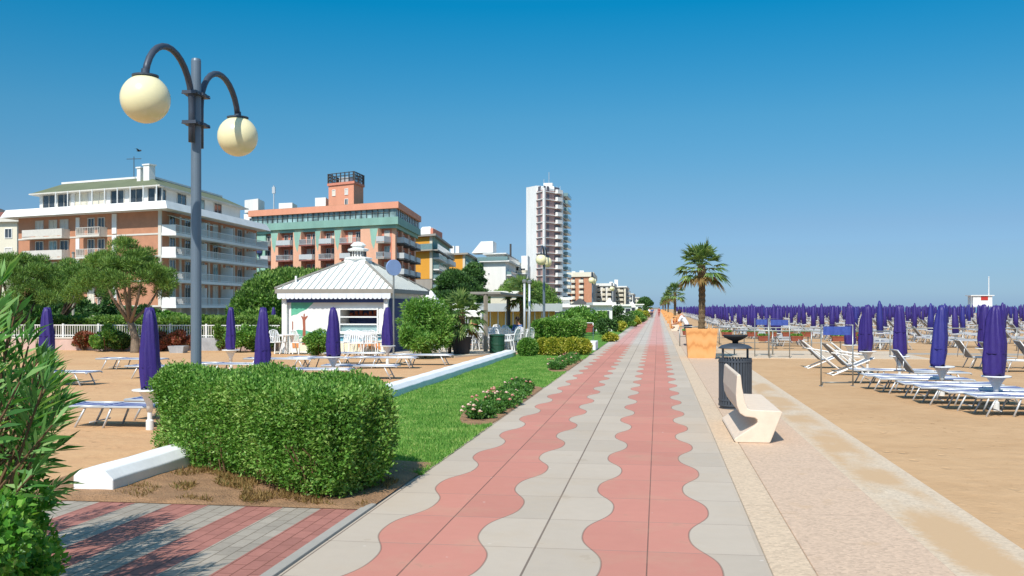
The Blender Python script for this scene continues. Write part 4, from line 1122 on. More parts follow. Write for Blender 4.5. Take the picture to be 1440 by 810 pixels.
    rf = MB().prism([(ex0 + .02, ey0 + .02), (ex1 - .02, ey0 + .02), (ex1 - .02, ey1 - .02), (ex0 + .02, ey1 - .02)], zb, zt, [(cx - tw, cy - tw), (cx + tw, cy - tw), (cx + tw, cy + tw), (cx - tw, cy + tw)]).build('roof', 'roof_metal', root)
    sm = MB()
    def slope(P0, P1, Q0, Q1, n):
        P0, P1, Q0, Q1 = map(Vector, (P0, P1, Q0, Q1)); ad = (P1 - P0).normalized()
        for i in range(1, n):
            s_ = i / n; b_ = P0.lerp(P1, s_); w = (P1 - P0).length; wq = (Q1 - Q0).length
            d = s_ * w; marg = (w - wq) / 2
            f_ = 1.0 if marg <= d <= w - marg else (d / marg if d < marg else (w - d) / marg)
            up = (Q0 - P0) - ad * ad.dot(Q0 - P0)
            tp_ = b_ + up * f_
            nrm = ad.cross(up).normalized(); nrm = nrm if nrm.z > 0 else -nrm
            k = ad * .018
            sm.hexa([b_ - k, b_ + k, tp_ + k, tp_ - k, b_ - k + nrm * .025, b_ + k + nrm * .025, tp_ + k + nrm * .025, tp_ - k + nrm * .025])
    c0 = [(ex0, ey0, zb), (ex1, ey0, zb), (ex1, ey1, zb), (ex0, ey1, zb)]; c1 = [(cx - tw, cy - tw, zt), (cx + tw, cy - tw, zt), (cx + tw, cy + tw, zt), (cx - tw, cy + tw, zt)]
    for i in range(4): slope(c0[i], c0[(i + 1) % 4], c1[i], c1[(i + 1) % 4], 18)
    sm.build('roof_seams', 'roof_seam', rf)
    hp_ = MB()
    for i in range(4): hp_.tube([Vector(c0[i]) + Vector((0, 0, .03)), Vector(c1[i]) + Vector((0, 0, .03))], .05, 6)
    hp_.build('hip_caps', 'fascia', rf)
    cu = MB().prism([(cx - tw, cy - tw), (cx + tw, cy - tw), (cx + tw, cy + tw), (cx - tw, cy + tw)], zt, zt + .12)
    cu.lathe([(.52, .12), (.60, .16), (.60, .20), (.40, .24), (.30, .26), (.30, .46), (.44, .50), (.46, .56), (.26, .62), (.26, .68), (.33, .70), (.33, .73), (.20, .84), (.03, .88)], (cx, cy, zt), 8)
    cu.build('cupola', 'roof_metal', root)
    lv = MB()
    for i in range(16):
        a = 2 * PI * i / 16; lv.box(cx + .31 * math.cos(a) - .02, cx + .31 * math.cos(a) + .02, cy + .31 * math.sin(a) - .02, cy + .31 * math.sin(a) + .02, zt + .26, zt + .46)
    lv.build('louvres', 'dark_trim', root)
    # scalloped awning
    aw = MB(); n = 26; ww = (ex1 - ex0 - .2) / n
    for i in range(n):
        xa = ex0 + .1 + i * ww; v = [(xa, 0, 2.33), (xa + ww, 0, 2.33)]
        for k in range(7): th = PI * k / 6; v.append((xa + ww / 2 + ww / 2 * math.cos(th), 0, 2.18 - .07 * math.sin(th)))
        m_ = len(v); y_ = ey0 - .015 - .012 * (i % 2)
        # order polygon: top left, top right, then arc from right to left
        aw.add([(p[0], y_, p[2]) for p in v] + [(p[0], y_ + .01, p[2]) for p in v], [tuple(range(m_))[::-1], tuple(range(m_, 2 * m_))])
    aw.build('awning_valance', 'awning', root)
    MB().box(x0 + .1, x1 - .1, y0 - .20, y0 - .02, 1.98, 2.15).build('awning_box', 'navy', root)
    # corner chimney pipe
    MB().tube([(x0 + .3, y0 + .3, 2.3), (x0 + .3, y0 + .3, 3.02)], .045, 8).build('vent_pipe', 'white_paint', root)
kiosk()
# round blue sign on a pole
c = PT(553.5, 37.2); r = empty('round_sign', c, 'round blue disc sign on a tall thin pole right of the kiosk', 'sign', rz=.75)
MB().tube([(0, 0, 0), (0, 0, 3.05)], .035, 10).build_local('pole', 'steel', r)
s_ = MB().tube([(0, -.05, 3.28), (0, .05, 3.28)], .30, 28).build_local('disc', 'disc_blue', r)
# ================================================================ RESTAURANT TERRACE FURNITURE
def chair(loc, rz, label, group, proto=[]):
    if proto:
        o = copy_tree(proto[0]); o.location = loc; o.rotation_euler[2] = rz; tag(o, label, None, group); return o
    r = empty('plastic_chair', loc, label, 'chair', group, rz)
    MB().box(-.23, .23, -.22, .22, .42, .45).build_local('seat', 'plastic_white', r)
    b = MB(); b.tube([(-.22, .21, .43), (-.22, .27, .70), (-.15, .30, .86), (0, .31, .90), (.15, .30, .86), (.22, .27, .70), (.22, .21, .43)], .02, 6)
    for i in range(5): x = -.14 + .07 * i; b.hexa([(x - .02, .21, .45), (x + .02, .21, .45), (x + .02, .22, .45), (x - .02, .22, .45), (x - .02, .29, .86), (x + .02, .29, .86), (x + .02, .30, .86), (x - .02, .30, .86)])
    b.build_local('backrest', 'plastic_white', r)
    for s in (-1, 1):
        MB().tube([(s * .26, .25, .66), (s * .27, 0, .66), (s * .26, -.2, .63), (s * .25, -.22, .43)], .02, 6).build_local('armrest', 'plastic_white', r)
        MB().tube([(s * .21, -.2, .43), (s * .25, -.24, 0)], .02, 6).build_local('leg', 'plastic_white', r)
        MB().tube([(s * .21, .2, .43), (s * .25, .28, 0)], .02, 6).build_local('leg', 'plastic_white', r)
    proto.append(r); return r
def table(loc, label, group, proto=[]):
    if proto:
        o = copy_tree(proto[0]); o.location = loc; tag(o, label, None, group); return o
    r = empty('plastic_table', loc, label, 'table', group)
    MB().lathe([(.05, .68), (.44, .70), (.45, .73), (.05, .735)], n=20).build_local('table_top', 'plastic_white', r)
    for k in range(4):
        a = PI / 4 + k * PI / 2; MB().tube([(.18 * math.cos(a), .18 * math.sin(a), .69), (.36 * math.cos(a), .36 * math.sin(a), 0)], .02, 6).build_local('leg', 'plastic_white', r)
    proto.append(r); return r
kc = [(390, 37.6, .9, 'white plastic chair left of the kiosk corner post'), (421, 37.3, 2.7, 'white plastic chair before the painted trunk of the kiosk mural'),
      (483, 37.2, -.5, 'white plastic chair right of the parasol before the kiosk mural'), (500, 36.6, .2, 'white plastic chair in front of the kiosk window, left one'), (517, 36.4, .6, 'white plastic chair in front of the kiosk window, middle one'),
      (528, 37.3, 2.9, 'white plastic chair in front of the kiosk window, right one')]
for u, t, rz, lb in kc: p = PT(u, t, .045); chair(p, rz, lb, 'white chairs by the kiosk')
p = PT(406, 37.4, .045); table(p, 'round white table between chairs at the left of the kiosk mural', 'white tables by the kiosk')
p = PT(508, 37.3, .045); table(p, 'round white table below the kiosk window', 'white tables by the kiosk')
random.seed(12)
for i, (u, t) in enumerate([(628, 40.5), (655, 42), (676, 41), (700, 43.5), (722, 41.5), (640, 46), (690, 47.5), (735, 45.5)]):
    p = PT(u, t, .06)
    gl = 'row nearest the camera' if t < 44 else 'back row'
    table(p, f'round white terrace table of the {gl}', f'white terrace tables, {gl}')
    for k in range(4):
        a = k * PI / 2 + random.uniform(-.3, .3) + .4
        q = Vector((p.x + .68 * math.sin(a), p.y + .68 * math.cos(a), .06))
        chair(q, -a, f'white plastic terrace chair around a table of the {gl}', f'white terrace chairs, {gl}')
chair(PT(709, 38.6, .06), 2.0, 'white plastic chair just right of the green bin', 'white chairs beside the green bin')
chair(PT(719, 39.6, .06), -1.9, 'white plastic chair beside the round green shrub, second from the green bin', 'white chairs beside the green bin')
chair(PT(616, 38.2, .06), 1.2, 'white plastic chair between the big leafy bush and the potted palm', 'white chairs beside the green bin')
# green bin
p = PT(699, 37.9, .06); r = empty('green_bin', p, 'dark green drum bin on the restaurant terrace', 'bin')
MB().lathe([(.27, 0), (.29, .05), (.29, .62), (.31, .64), (.31, .68), (.26, .70), (.05, .72)], n=20).build_local('drum', 'bin_green', r)
MB().lathe([(.296, .30), (.30, .31), (.30, .35), (.296, .36)], n=20, cap=False).build_local('hoop', 'bin_green', r)
# potted palm
p = PT(649, 37.2, .06); r = empty('plant_pot', p, 'large dark pot holding the small palm on the terrace', 'plant pot')
MB().lathe([(.27, 0), (.30, .05), (.375, .56), (.40, .57), (.40, .63), (.36, .63), (.34, .54), (.02, .54)], n=24).build_local('pot', 'pot_dark', r, False)
fan_palm(tuple(p), 1.55, 1.0, 'small fan palm growing in the dark pot on the terrace', 41, 38, None, .10, z0=.5, dry=.95)
# palm on the terrace (unpotted, dark) behind the poles
fan_palm(tuple(PT(734, 50, 0)), 2.55, 1.0, 'dark fan palm behind the pair of thin poles on the terrace', 42, 34, None, .14, dry=.95)
# two thin poles
for u, t, lb in ((737.5, 38.6, 'thin white pole with ring on top, left of the pair near the clipped shrub'), (744.5, 39.4, 'thin white pole, right of the pair by the round green shrub')):
    p = PT(u, t); r = empty('pole', p, lb, 'pole', 'pair of thin white poles')
    MB().tube([(0, 0, 0), (0, 0, 2.72)], .045, 10).build_local('shaft', 'alu', r, True)
    MB().lathe([(.03, 2.72), (.085, 2.76), (.09, 2.84), (.04, 2.88)], n=12).build_local('cap', 'steel', r)
# pergola posts with beams
p = PT(683, 38.9, .06); r = empty('pergola', p, 'grey wooden pergola with two posts and flat beams on the terrace', 'pergola')
q = PT(715, 50, .06)
MB().tube([p, (p.x, p.y, 2.32)], .085, 4).build('post', 'wood_post', r)
MB().tube([q, (q.x, q.y, 2.32)], .10, 4).build('post', 'dark_trim', r)
MB().hexa([(p.x - .6, p.y - .1, 2.32), (p.x + .6, p.y - .1, 2.32), (q.x + .8, q.y + .2, 2.32), (q.x - .8, q.y + .2, 2.32), (p.x - .6, p.y - .1, 2.40), (p.x + .6, p.y - .1, 2.40), (q.x + .8, q.y + .2, 2.40), (q.x - .8, q.y + .2, 2.40)]).build('canopy', 'fascia', r)
# pavilion with yellow curtains
def pavilion():
    a = PT(668, 57); b = PT(782, 62); root = empty('pavilion', a, 'low white restaurant pavilion with yellow curtains behind the terrace', 'pavilion')
    F_ = Face(a, b, 0, 5)
    m = MB(); F_.box(m, -.2, F_.L + .2, 1.55, 2.02, -5, .35); m.build('roof_band', 'tent_white', root)
    m = MB(); F_.box(m, 0, F_.L, 0, .45, -5, 0); m.build('base_wall', 'stucco_cream', root)
    n = 11
    for i in range(n):
        s0 = F_.L * i / n; m = MB(); k = 12; v = []
        for j in range(k + 1):
            s_ = s0 + .06 + (F_.L / n - .12) * j / k; o = -.08 + .035 * math.sin(j * 2.2)
            v += [F_.p(s_, o, .45), F_.p(s_, o, 1.55)]
        m.add(v, [(2 * j, 2 * j + 2, 2 * j + 3, 2 * j + 1) for j in range(k)]); m.build('curtain', 'curtain', root)
        m = MB(); F_.box(m, s0 - .03, s0 + .03, 0.45, 1.55, -.12, -.03); m.build('post', 'white_paint', root)
    m = MB(); F_.box(m, 0, F_.L, .45, 1.55, -5, -.4); m.build('inner_wall', 'stucco_cream', root)
class Face:
    """vertical facade from A to B; s along it, o outwards, z up"""
    def __init__(s, A, B, z0=0, back=1, flip=False):
        s.A = Vector((A[0], A[1], 0)); s.B = Vector((B[0], B[1], 0)); s.d = (s.B - s.A); s.L = s.d.length; s.d.normalize()
        s.n = Vector((s.d.y, -s.d.x, 0))
        if s.n.dot(Vector((0, 0, 0)) - s.A) < 0: s.n = -s.n
    def p(s, a, o, z): q = s.A + s.d * a + s.n * o; return (q.x, q.y, z)
    def box(s, mb, s0, s1, z0, z1, o0, o1):
        return mb.hexa([s.p(s0, o0, z0), s.p(s1, o0, z0), s.p(s1, o1, z0), s.p(s0, o1, z0), s.p(s0, o0, z1), s.p(s1, o0, z1), s.p(s1, o1, z1), s.p(s0, o1, z1)])
pavilion()
# small cream parasol-like canopy & hedge backdrop of the terrace
def tentroof(u0, u1, t, z0, z1, label, m='tent_white', name='canopy_tent'):
    a, b = PT(u0, t), PT(u1, t); cx, cy = (a.x + b.x) / 2, (a.y + b.y) / 2; w = (b - a).length / 2
    root = empty(name, (cx, cy, 0), label, 'tent')
    MB().prism([(cx - w, cy - w), (cx + w, cy - w), (cx + w, cy + w), (cx - w, cy + w)], z0, z1, [(cx - w * .1, cy - w * .1), (cx + w * .1, cy - w * .1), (cx + w * .1, cy + w * .1), (cx - w * .1, cy + w * .1)]).build('roof', m, root)
    for sx in (-1, 1):
        for sy in (-1, 1): MB().tube([(cx + sx * w * .92, cy + sy * w * .92, 0), (cx + sx * w * .92, cy + sy * w * .92, z0)], .05, 6).build('post', 'alu', root)
    MB().prism([(cx - w * 1.01, cy - w * 1.01), (cx + w * 1.01, cy - w * 1.01), (cx + w * 1.01, cy + w * 1.01), (cx - w * 1.01, cy + w * 1.01)], z0 - .25, z0 - .01).build('valance', m, root)
tentroof(655, 680, 52, 1.55, 2.05, 'small cream tent roof behind the potted palm')
tentroof(596, 616, 48, 2.15, 2.6, 'small white tent roof right of the kiosk eave')
tentroof(850, 864, 120, 1.9, 2.9, 'white tent roof right of the white kiosk wall')
tentroof(884, 894, 210, 2.0, 3.0, 'tiny far white tent roof near the end of the verge')
# long white beach house roofs behind the bushes
def lowhouse(u0, u1, t, h, label, m='stucco_white', depth=6, win=4, name='beach_hut'):
    a, b = PT(u0, t), PT(u1, t); F_ = Face(a, b); root = empty(name, (a.x, a.y, 0), label, 'low building')
    mb = MB(); F_.box(mb, 0, F_.L, -.4, h, -depth, 0); mb.build('wall', m, root)
    mb = MB(); F_.box(mb, -.25, F_.L + .25, h, h + .22, -depth - .2, .35); mb.build('roof', 'tent_white', root)
    for i in range(win):
        s_ = F_.L * (i + .5) / win; mb = MB(); F_.box(mb, s_ - .45, s_ + .45, .9, min(h - .35, 2.0), -.05, .03); w = mb.build('window', 'white_paint', root)
        mb = MB(); F_.box(mb, s_ - .38, s_ + .38, .97, min(h - .42, 1.93), -.02, .045); mb.build('pane', 'pane', w)
lowhouse(776, 842, 92, 1.8, 'long low white beach building behind the leafy bushes', win=6)
lowhouse(838, 861, 74, 1.95, 'white kiosk wall right of the leafy bushes', win=1)
lowhouse(690, 726, 88, 3.0, 'low cream building behind the curtain pavilion', 'stucco_cream', win=3)
lowhouse(789, 801, 98, 2.55, 'small white house standing above the long low white roof', win=1)
tentroof(803, 828, 110, 2.1, 2.75, 'dark flat tent roof behind the long low white building', 'dark_trim')
lowhouse(868, 888, 150, 2.0, 'far low white building right of the dark bush', win=2)
lowhouse(886, 904, 220, 2.3, 'farthest low white building before the walkway end', win=2)
tg = [(640, 672, 56, 1.5, 'leaf_shrub', 'trimmed green hedge wall at the back of the terrace'), (610, 640, 50, 1.4, 'leaf_darktree', 'dark green hedge wall behind the big leafy bush')]
for u0, u1, t, h, m_, lb in tg: box_hedge(u0, u1, t, t + 1.2, h, m_, lb, 9000, .14, .09)
shrub(760, 50, 1.6, 1.3, 'leaf_shrub', 'leafy bush behind the dark box hedge', 2500, .14, .08, seed=71)
shrub(722, 46, .9, 1.0, 'leaf_shrub', 'small leafy plant behind the terrace chairs', 1500, .10, .06, seed=72)
shrub(668, 47, .9, .9, 'leaf_shrub', 'small leafy plant behind the terrace tables', 1500, .10, .06, seed=73)

# ================================================================ LEFT BACKGROUND: wall, fence, planting
wa = PT(-60, 41.8); wb = PT(392, 40.2)
def fence():
    F_ = Face(wa, wb); L = F_.L
    root = empty('low_wall', F_.p(L / 2, 0, 0), 'low pinkish wall at the back of the left sand', 'low wall')
    m = MB(); F_.box(m, 0, L * .735, -.1, .50, -.25, 0); m.build('base', 'wall_pink', root)
    m = MB(); F_.box(m, L * .735, L * .86, -.1, .56, -.25, .01); m.build('grey_panel', 'wall_grey', root)
    m = MB(); F_.box(m, L * .86, L, -.1, .50, -.25, 0); m.build('base', 'wall_pink', root)
    m = MB(); F_.box(m, 0, L * .73, .50, .56, -.28, .03); m.build('coping', 'concrete', root)
    seg = 9
    for i in range(seg):
        s0 = L * i / seg; s1 = L * (i + 1) / seg
        r = empty('fence_panel', F_.p((s0 + s1) / 2, -.12, .56), f'metal fence panel on the low wall, number {i + 1}', 'fence', 'fence panels on the low wall')
        words = ['far left, behind the oleander', 'second, beside the left pine trunk', 'third, left of the white notice', 'fourth, behind the green bush', 'fifth, at the leaning pine trunk', 'sixth, above the red bushes', 'seventh, just left of the lamp pole', 'eighth, above the grey wall panel', 'last, next to the kiosk']
        r['label'] = 'metal fence panel on the pink wall, ' + words[i]
        m = MB(); 
        for z in (.62, 1.04): F_.box(m, s0, s1, z, z + .035, -.14, -.10)
        m.build('rails', 'white_paint', r)
        m = MB(); k = 15
        for j in range(1, k): a = s0 + (s1 - s0) * j / k; F_.box(m, a - .014, a + .014, .57, 1.06, -.135, -.105)
        m.build('bars', 'shutter', r)
        m = MB(); F_.box(m, s0 - .035, s0 + .035, .56, 1.12, -.16, -.08); m.build('post', 'white_paint', r)
fence()
p0, p1 = PT(-60, 44.5), PT(392, 43); p2, p3 = PT(392, 45.5), PT(-60, 47)
hedge([(p0.x, p0.y), (p1.x, p1.y), (p2.x, p2.y), (p3.x, p3.y)], .1, 1.28, 'leaf_ivy', 'long light green hedge behind the white fence', 30000, .13, .08)
lb = [(118, 41, 1.1, .85, 'leaf_red', 'reddish green bush at the left of the pink wall'), (148, 40.5, 1.9, 1.05, 'leaf_shrub', 'bright green rounded bush left of the leaning pine trunk'), (172, 40.6, 1.0, .8, 'leaf_darktree', 'dark small bush touching the leaning pine trunk'),
      (228, 40.6, 1.3, .82, 'leaf_red', 'red leaved bush behind the nearest left parasol'), (252, 40.4, 1.5, .84, 'leaf_red', 'red leaved bush left of the lamp pole'),
      (336, 39.3, 1.5, 1.25, 'leaf_shrub', 'light green bush behind the small parasol'), (356, 39.5, 1.4, 1.1, 'leaf_shrub', 'green bush left of the parasol right of the lamp pole'), (312, 40.4, .7, 1.3, 'leaf_ivy', 'narrow yellow green bush beside the grey wall panel'),
      (378, 39.6, .9, 1.3, 'leaf_darktree', 'dark bush at the left corner of the kiosk')]
for i, (u, t, w, h, m_, l) in enumerate(lb): shrub(u, t, w, h, m_, l, 3600, .10, .06, seed=50 + i)
shrub(447, 36.6, 1.15, 1.02, 'leaf_shrub', 'round yellow green bush in front of the kiosk mural', 5000, .09, .045, seed=64)
# big oleander bush right of kiosk: several lobes
shrub(597, 35.6, 2.2, 2.2, 'leaf_shrub', 'big leafy bush right of the kiosk', 15000, .15, .04, seed=66, lobes=26, depth=1.6)
shrub(586, 34.8, 1.5, 1.25, 'leaf_shrub', 'lower leafy bush at the foot of the big bush right of the kiosk', 6000, .15, .04, seed=62, lobes=12)
shrub(632, 37.5, 1.1, 2.1, 'leaf_shrub', 'leafy bush behind the potted palm', 4500, .15, .04, seed=63, lobes=10)
# dark bushes and tall hedge before the brick hotel
for i, (u, t, w, h, m_, l) in enumerate([(152, 60, 5.6, 2.2, 'leaf_darktree', 'wide dark green bush in front of the brick hotel, behind the leaning pine'), (205, 62, 2.0, 2.0, 'leaf_darktree', 'dark bush at the right corner of the brick hotel front'), (238, 60, 2.2, 1.7, 'leaf_shrub', 'green bush in front of the brick hotel left of the lamp pole'),
                                         (105, 58, 4, 1.4, 'leaf_ivy', 'light green bush in front of the brick hotel entrance')]):
    shrub(u, t, w, h, m_, l, 5000, .2, .12, seed=80 + i)
# stone trough, notice
p = PT(251, 38.6); r = empty('stone_trough', p, 'small mossy stone trough before the red leaved bushes', 'trough')
MB().add([(-.26, -.18, 0), (.26, -.18, 0), (.26, .18, 0), (-.26, .18, 0), (-.33, -.24, .30), (.33, -.24, .30), (.33, .24, .30), (-.33, .24, .30), (-.27, -.18, .30), (.27, -.18, .30), (.27, .18, .30), (-.27, .18, .30), (-.24, -.15, .2), (.24, -.15, .2), (.24, .15, .2), (-.24, .15, .2)],
         [(3, 2, 1, 0), (0, 1, 5, 4), (1, 2, 6, 5), (2, 3, 7, 6), (3, 0, 4, 7), (4, 5, 9, 8), (5, 6, 10, 9), (6, 7, 11, 10), (7, 4, 8, 11), (8, 9, 13, 12), (9, 10, 14, 13), (10, 11, 15, 14), (11, 8, 12, 15), (12, 13, 14, 15)]).build_local('basin', 'wall_grey', r)
p = PT(131, 46); r = empty('notice_board', p, 'small pale notice board on a post above the fence', 'sign')
MB().tube([(0, 0, 0), (0, 0, 1.25)], .03, 6).build_local('post', 'steel', r); MB().box(-.10, .10, -.02, .02, 1.15, 1.42).build_local('board', 'shutter', r)
p = PT(103, 52); r = empty('utility_pole', p, 'thin grey pole behind the fence between the pines', 'pole'); MB().tube([(0, 0, 0), (0, 0, 4.6)], .07, 8).build_local('shaft', 'concrete_grey', r); MB().lathe([(.08, 4.6), (.09, 4.66), (.02, 4.7)], n=8).build_local('cap', 'steel', r)

# ================================================================ TREES
def tree(u, t, base_lean, crown_c, R, lobes, lr, n, L, W, mt, label, seed, trunk_r=.16, bark='bark_grey', name='pine_tree', group=None, limbs=7, flat=.55, z0=0):
    b = PT(u, t, z0); root = empty(name, b, label, 'tree', group); rd = random.Random(seed)
    cc = PT(crown_c[0], t, crown_c[1])
    # crown lobes on an umbrella shape: higher in the middle
    bl = []
    for i in range(lobes):
        a = i * 2.399 + rd.uniform(-.3, .3); f_ = math.sqrt((i + .5) / lobes); f_ *= rd.uniform(.85, 1.08)
        x = cc.x + R[0] * f_ * math.cos(a); y = cc.y + R[1] * f_ * math.sin(a); z = cc.z + R[2] * (1 - f_ ** 2 * 1.25) * rd.uniform(.6, 1.05) - R[2] * .25 * rd.random()
        r = lr * rd.uniform(.7, 1.25); bl.append(((x, y, z), (r, r, r * flat)))
    foliage('crown', bl, n, L, W, mt, root, up=.8, rand=.6, inner=.35)
    tb = MB(); fork = Vector((b.x + (cc.x - b.x) * .55, b.y, z0 + (cc.z - R[2] * .9 - z0) * .80)); mid = b.lerp(fork, .5) + Vector((base_lean, 0, 0))
    tb.tube([b - Vector((0, 0, .1)), b + Vector((0, 0, .12)), mid, fork], [trunk_r * 1.25, trunk_r * 1.05, trunk_r * .9, trunk_r * .75], 10)
    tr = tb.build('trunk', bark, root, True)
    for i in range(limbs):
        q = Vector(bl[int(i * lobes / limbs)][0]); md = fork.lerp(q, .5) + Vector((0, 0, -.1 - .25 * rd.random()))
        MB().tube([fork - Vector((0, 0, .1)), md, q], [trunk_r * .5, trunk_r * .32, trunk_r * .1], 7).build('branch', bark, tr, True)
    return root
tree(190, 39.6, .1, (176, 2.95), (1.95, 1.9, 1.55), 70, .30, 38000, .17, .022, 'leaf_pine', 'umbrella pine with a leaning bare trunk on the left sand edge', 1, .17, flat=.62)
tree(37, 43, .05, (22, 2.7), (2.3, 2.1, 1.7), 72, .34, 34000, .18, .024, 'leaf_pine', 'umbrella pine at the far left with a dark trunk', 2, .20, 'bark', flat=.62)
tree(70, 47, .0, (98, 2.75), (1.9, 1.8, 1.3), 46, .33, 19000, .18, .024, 'leaf_pine', 'umbrella pine crown between the two larger pines', 3, .16, 'bark', flat=.62)
tree(405, 72, 0, (402, 2.6), (3.0, 3, 2.2), 34, .95, 22000, .26, .09, 'leaf_pine', 'dark broad tree behind the kiosk, left one', 4, .2, 'bark', 'broad_tree', z0=-.1)
tree(440, 74, 0, (438, 2.6), (2.4, 2.5, 2.0), 26, .9, 16000, .26, .09, 'leaf_pine', 'dark broad tree behind the kiosk roof', 5, .2, 'bark', 'broad_tree', z0=-.1)
tree(374, 66, 0, (372, 1.6), (1.4, 2, 1.9), 20, .8, 12000, .24, .12, 'leaf_pine', 'dark tree in the gap between brick hotel and kiosk', 15, .2, 'bark', 'broad_tree', z0=-.1)
tree(648, 84, 0, (642, 3.0), (2.0, 2, 1.9), 24, .75, 15000, .24, .10, 'leaf_darktree', 'dark conifer in front of the yellow hotel', 6, .2, 'bark', 'conifer', z0=-.1)
tree(668, 92, 0, (665, 3.6), (1.0, 1.2, 2.2), 16, .7, 8000, .24, .10, 'leaf_darktree', 'narrow dark conifer beside the white building', 7, .2, 'bark', 'conifer', z0=-.1)
tree(622, 86, 0, (628, 2.2), (1.7, 2, 1.2), 18, .75, 9000, .24, .10, 'leaf_darktree', 'low dark conifer behind the kiosk eave', 8, .2, 'bark', 'conifer', z0=-.1)
tree(722, 92, 0, (726, 2.7), (2.3, 2.4, 1.7), 28, .8, 18000, .22, .06, 'leaf_pine', 'round pine in front of the tower, left one', 9, .2, 'bark')
tree(752, 96, 0, (755, 2.4), (2.0, 2.2, 1.5), 24, .8, 14000, .22, .06, 'leaf_pine', 'round pine in front of the tower, right one', 10, .2, 'bark')
tree(907, 330, 0, (907, 3.1), (1.7, 3, 1.6), 14, 1.1, 3500, .6, .35, 'leaf_darktree', 'dark far tree standing out where the verge ends', 12, .5, 'bark', 'broad_tree', z0=-.3)
tree(20, 62, 0, (60, 1.1), (5.5, 2, 1.1), 26, 1.0, 14000, .26, .14, 'leaf_darktree', 'dark trees under the pines in front of the brick hotel', 13, .2, 'bark', 'broad_tree', z0=-.1)

# ================================================================ LIFEGUARD HUT
c = Vector((66, 157, -.06)); t = 157 * CT - ST * 66; c = PT(1378, 150, -.06)
r = empty('lifeguard_hut', c, 'white lifeguard hut with a red square above the parasols', 'hut')
MB().box(-1.35, 1.35, -1.3, 1.3, 2.0, 3.55).build_local('cabin', 'white_paint', r)
MB().box(-1.7, 1.6, -1.5, 1.5, 3.55, 3.68).build_local('roof', 'white_paint', r)
MB().box(-.25, .75, -1.34, -1.302, 2.9, 3.5).build_local('red_square', 'hut_red', r)
MB().box(-1.8, 1.8, -1.7, 1.5, 1.85, 1.995).build_local('deck', 'alu', r)
for sx in (-1, 1):
    for sy in (-1, 1): MB().tube([(sx * 1.5, sy * 1.3, 0), (sx * 1.25, sy * 1.2, 1.9)], .08, 6).build_local('leg', 'alu', r)
MB().box(-1.72, -1.66, -1.5, -1.44, 2.0, 3.55).build_local('post', 'alu', r)
p = PT(1390.5, 149, -.06); r = empty('flagpole', p, 'thin white flagpole beside the lifeguard hut', 'flagpole'); MB().tube([(0, 0, 0), (0, 0, 6.3)], .07, 6).build_local('shaft', 'white_paint', r); MB().lathe([(.08, 6.3), (.12, 6.38), (.02, 6.46)], n=8).build_local('cap', 'white_paint', r)

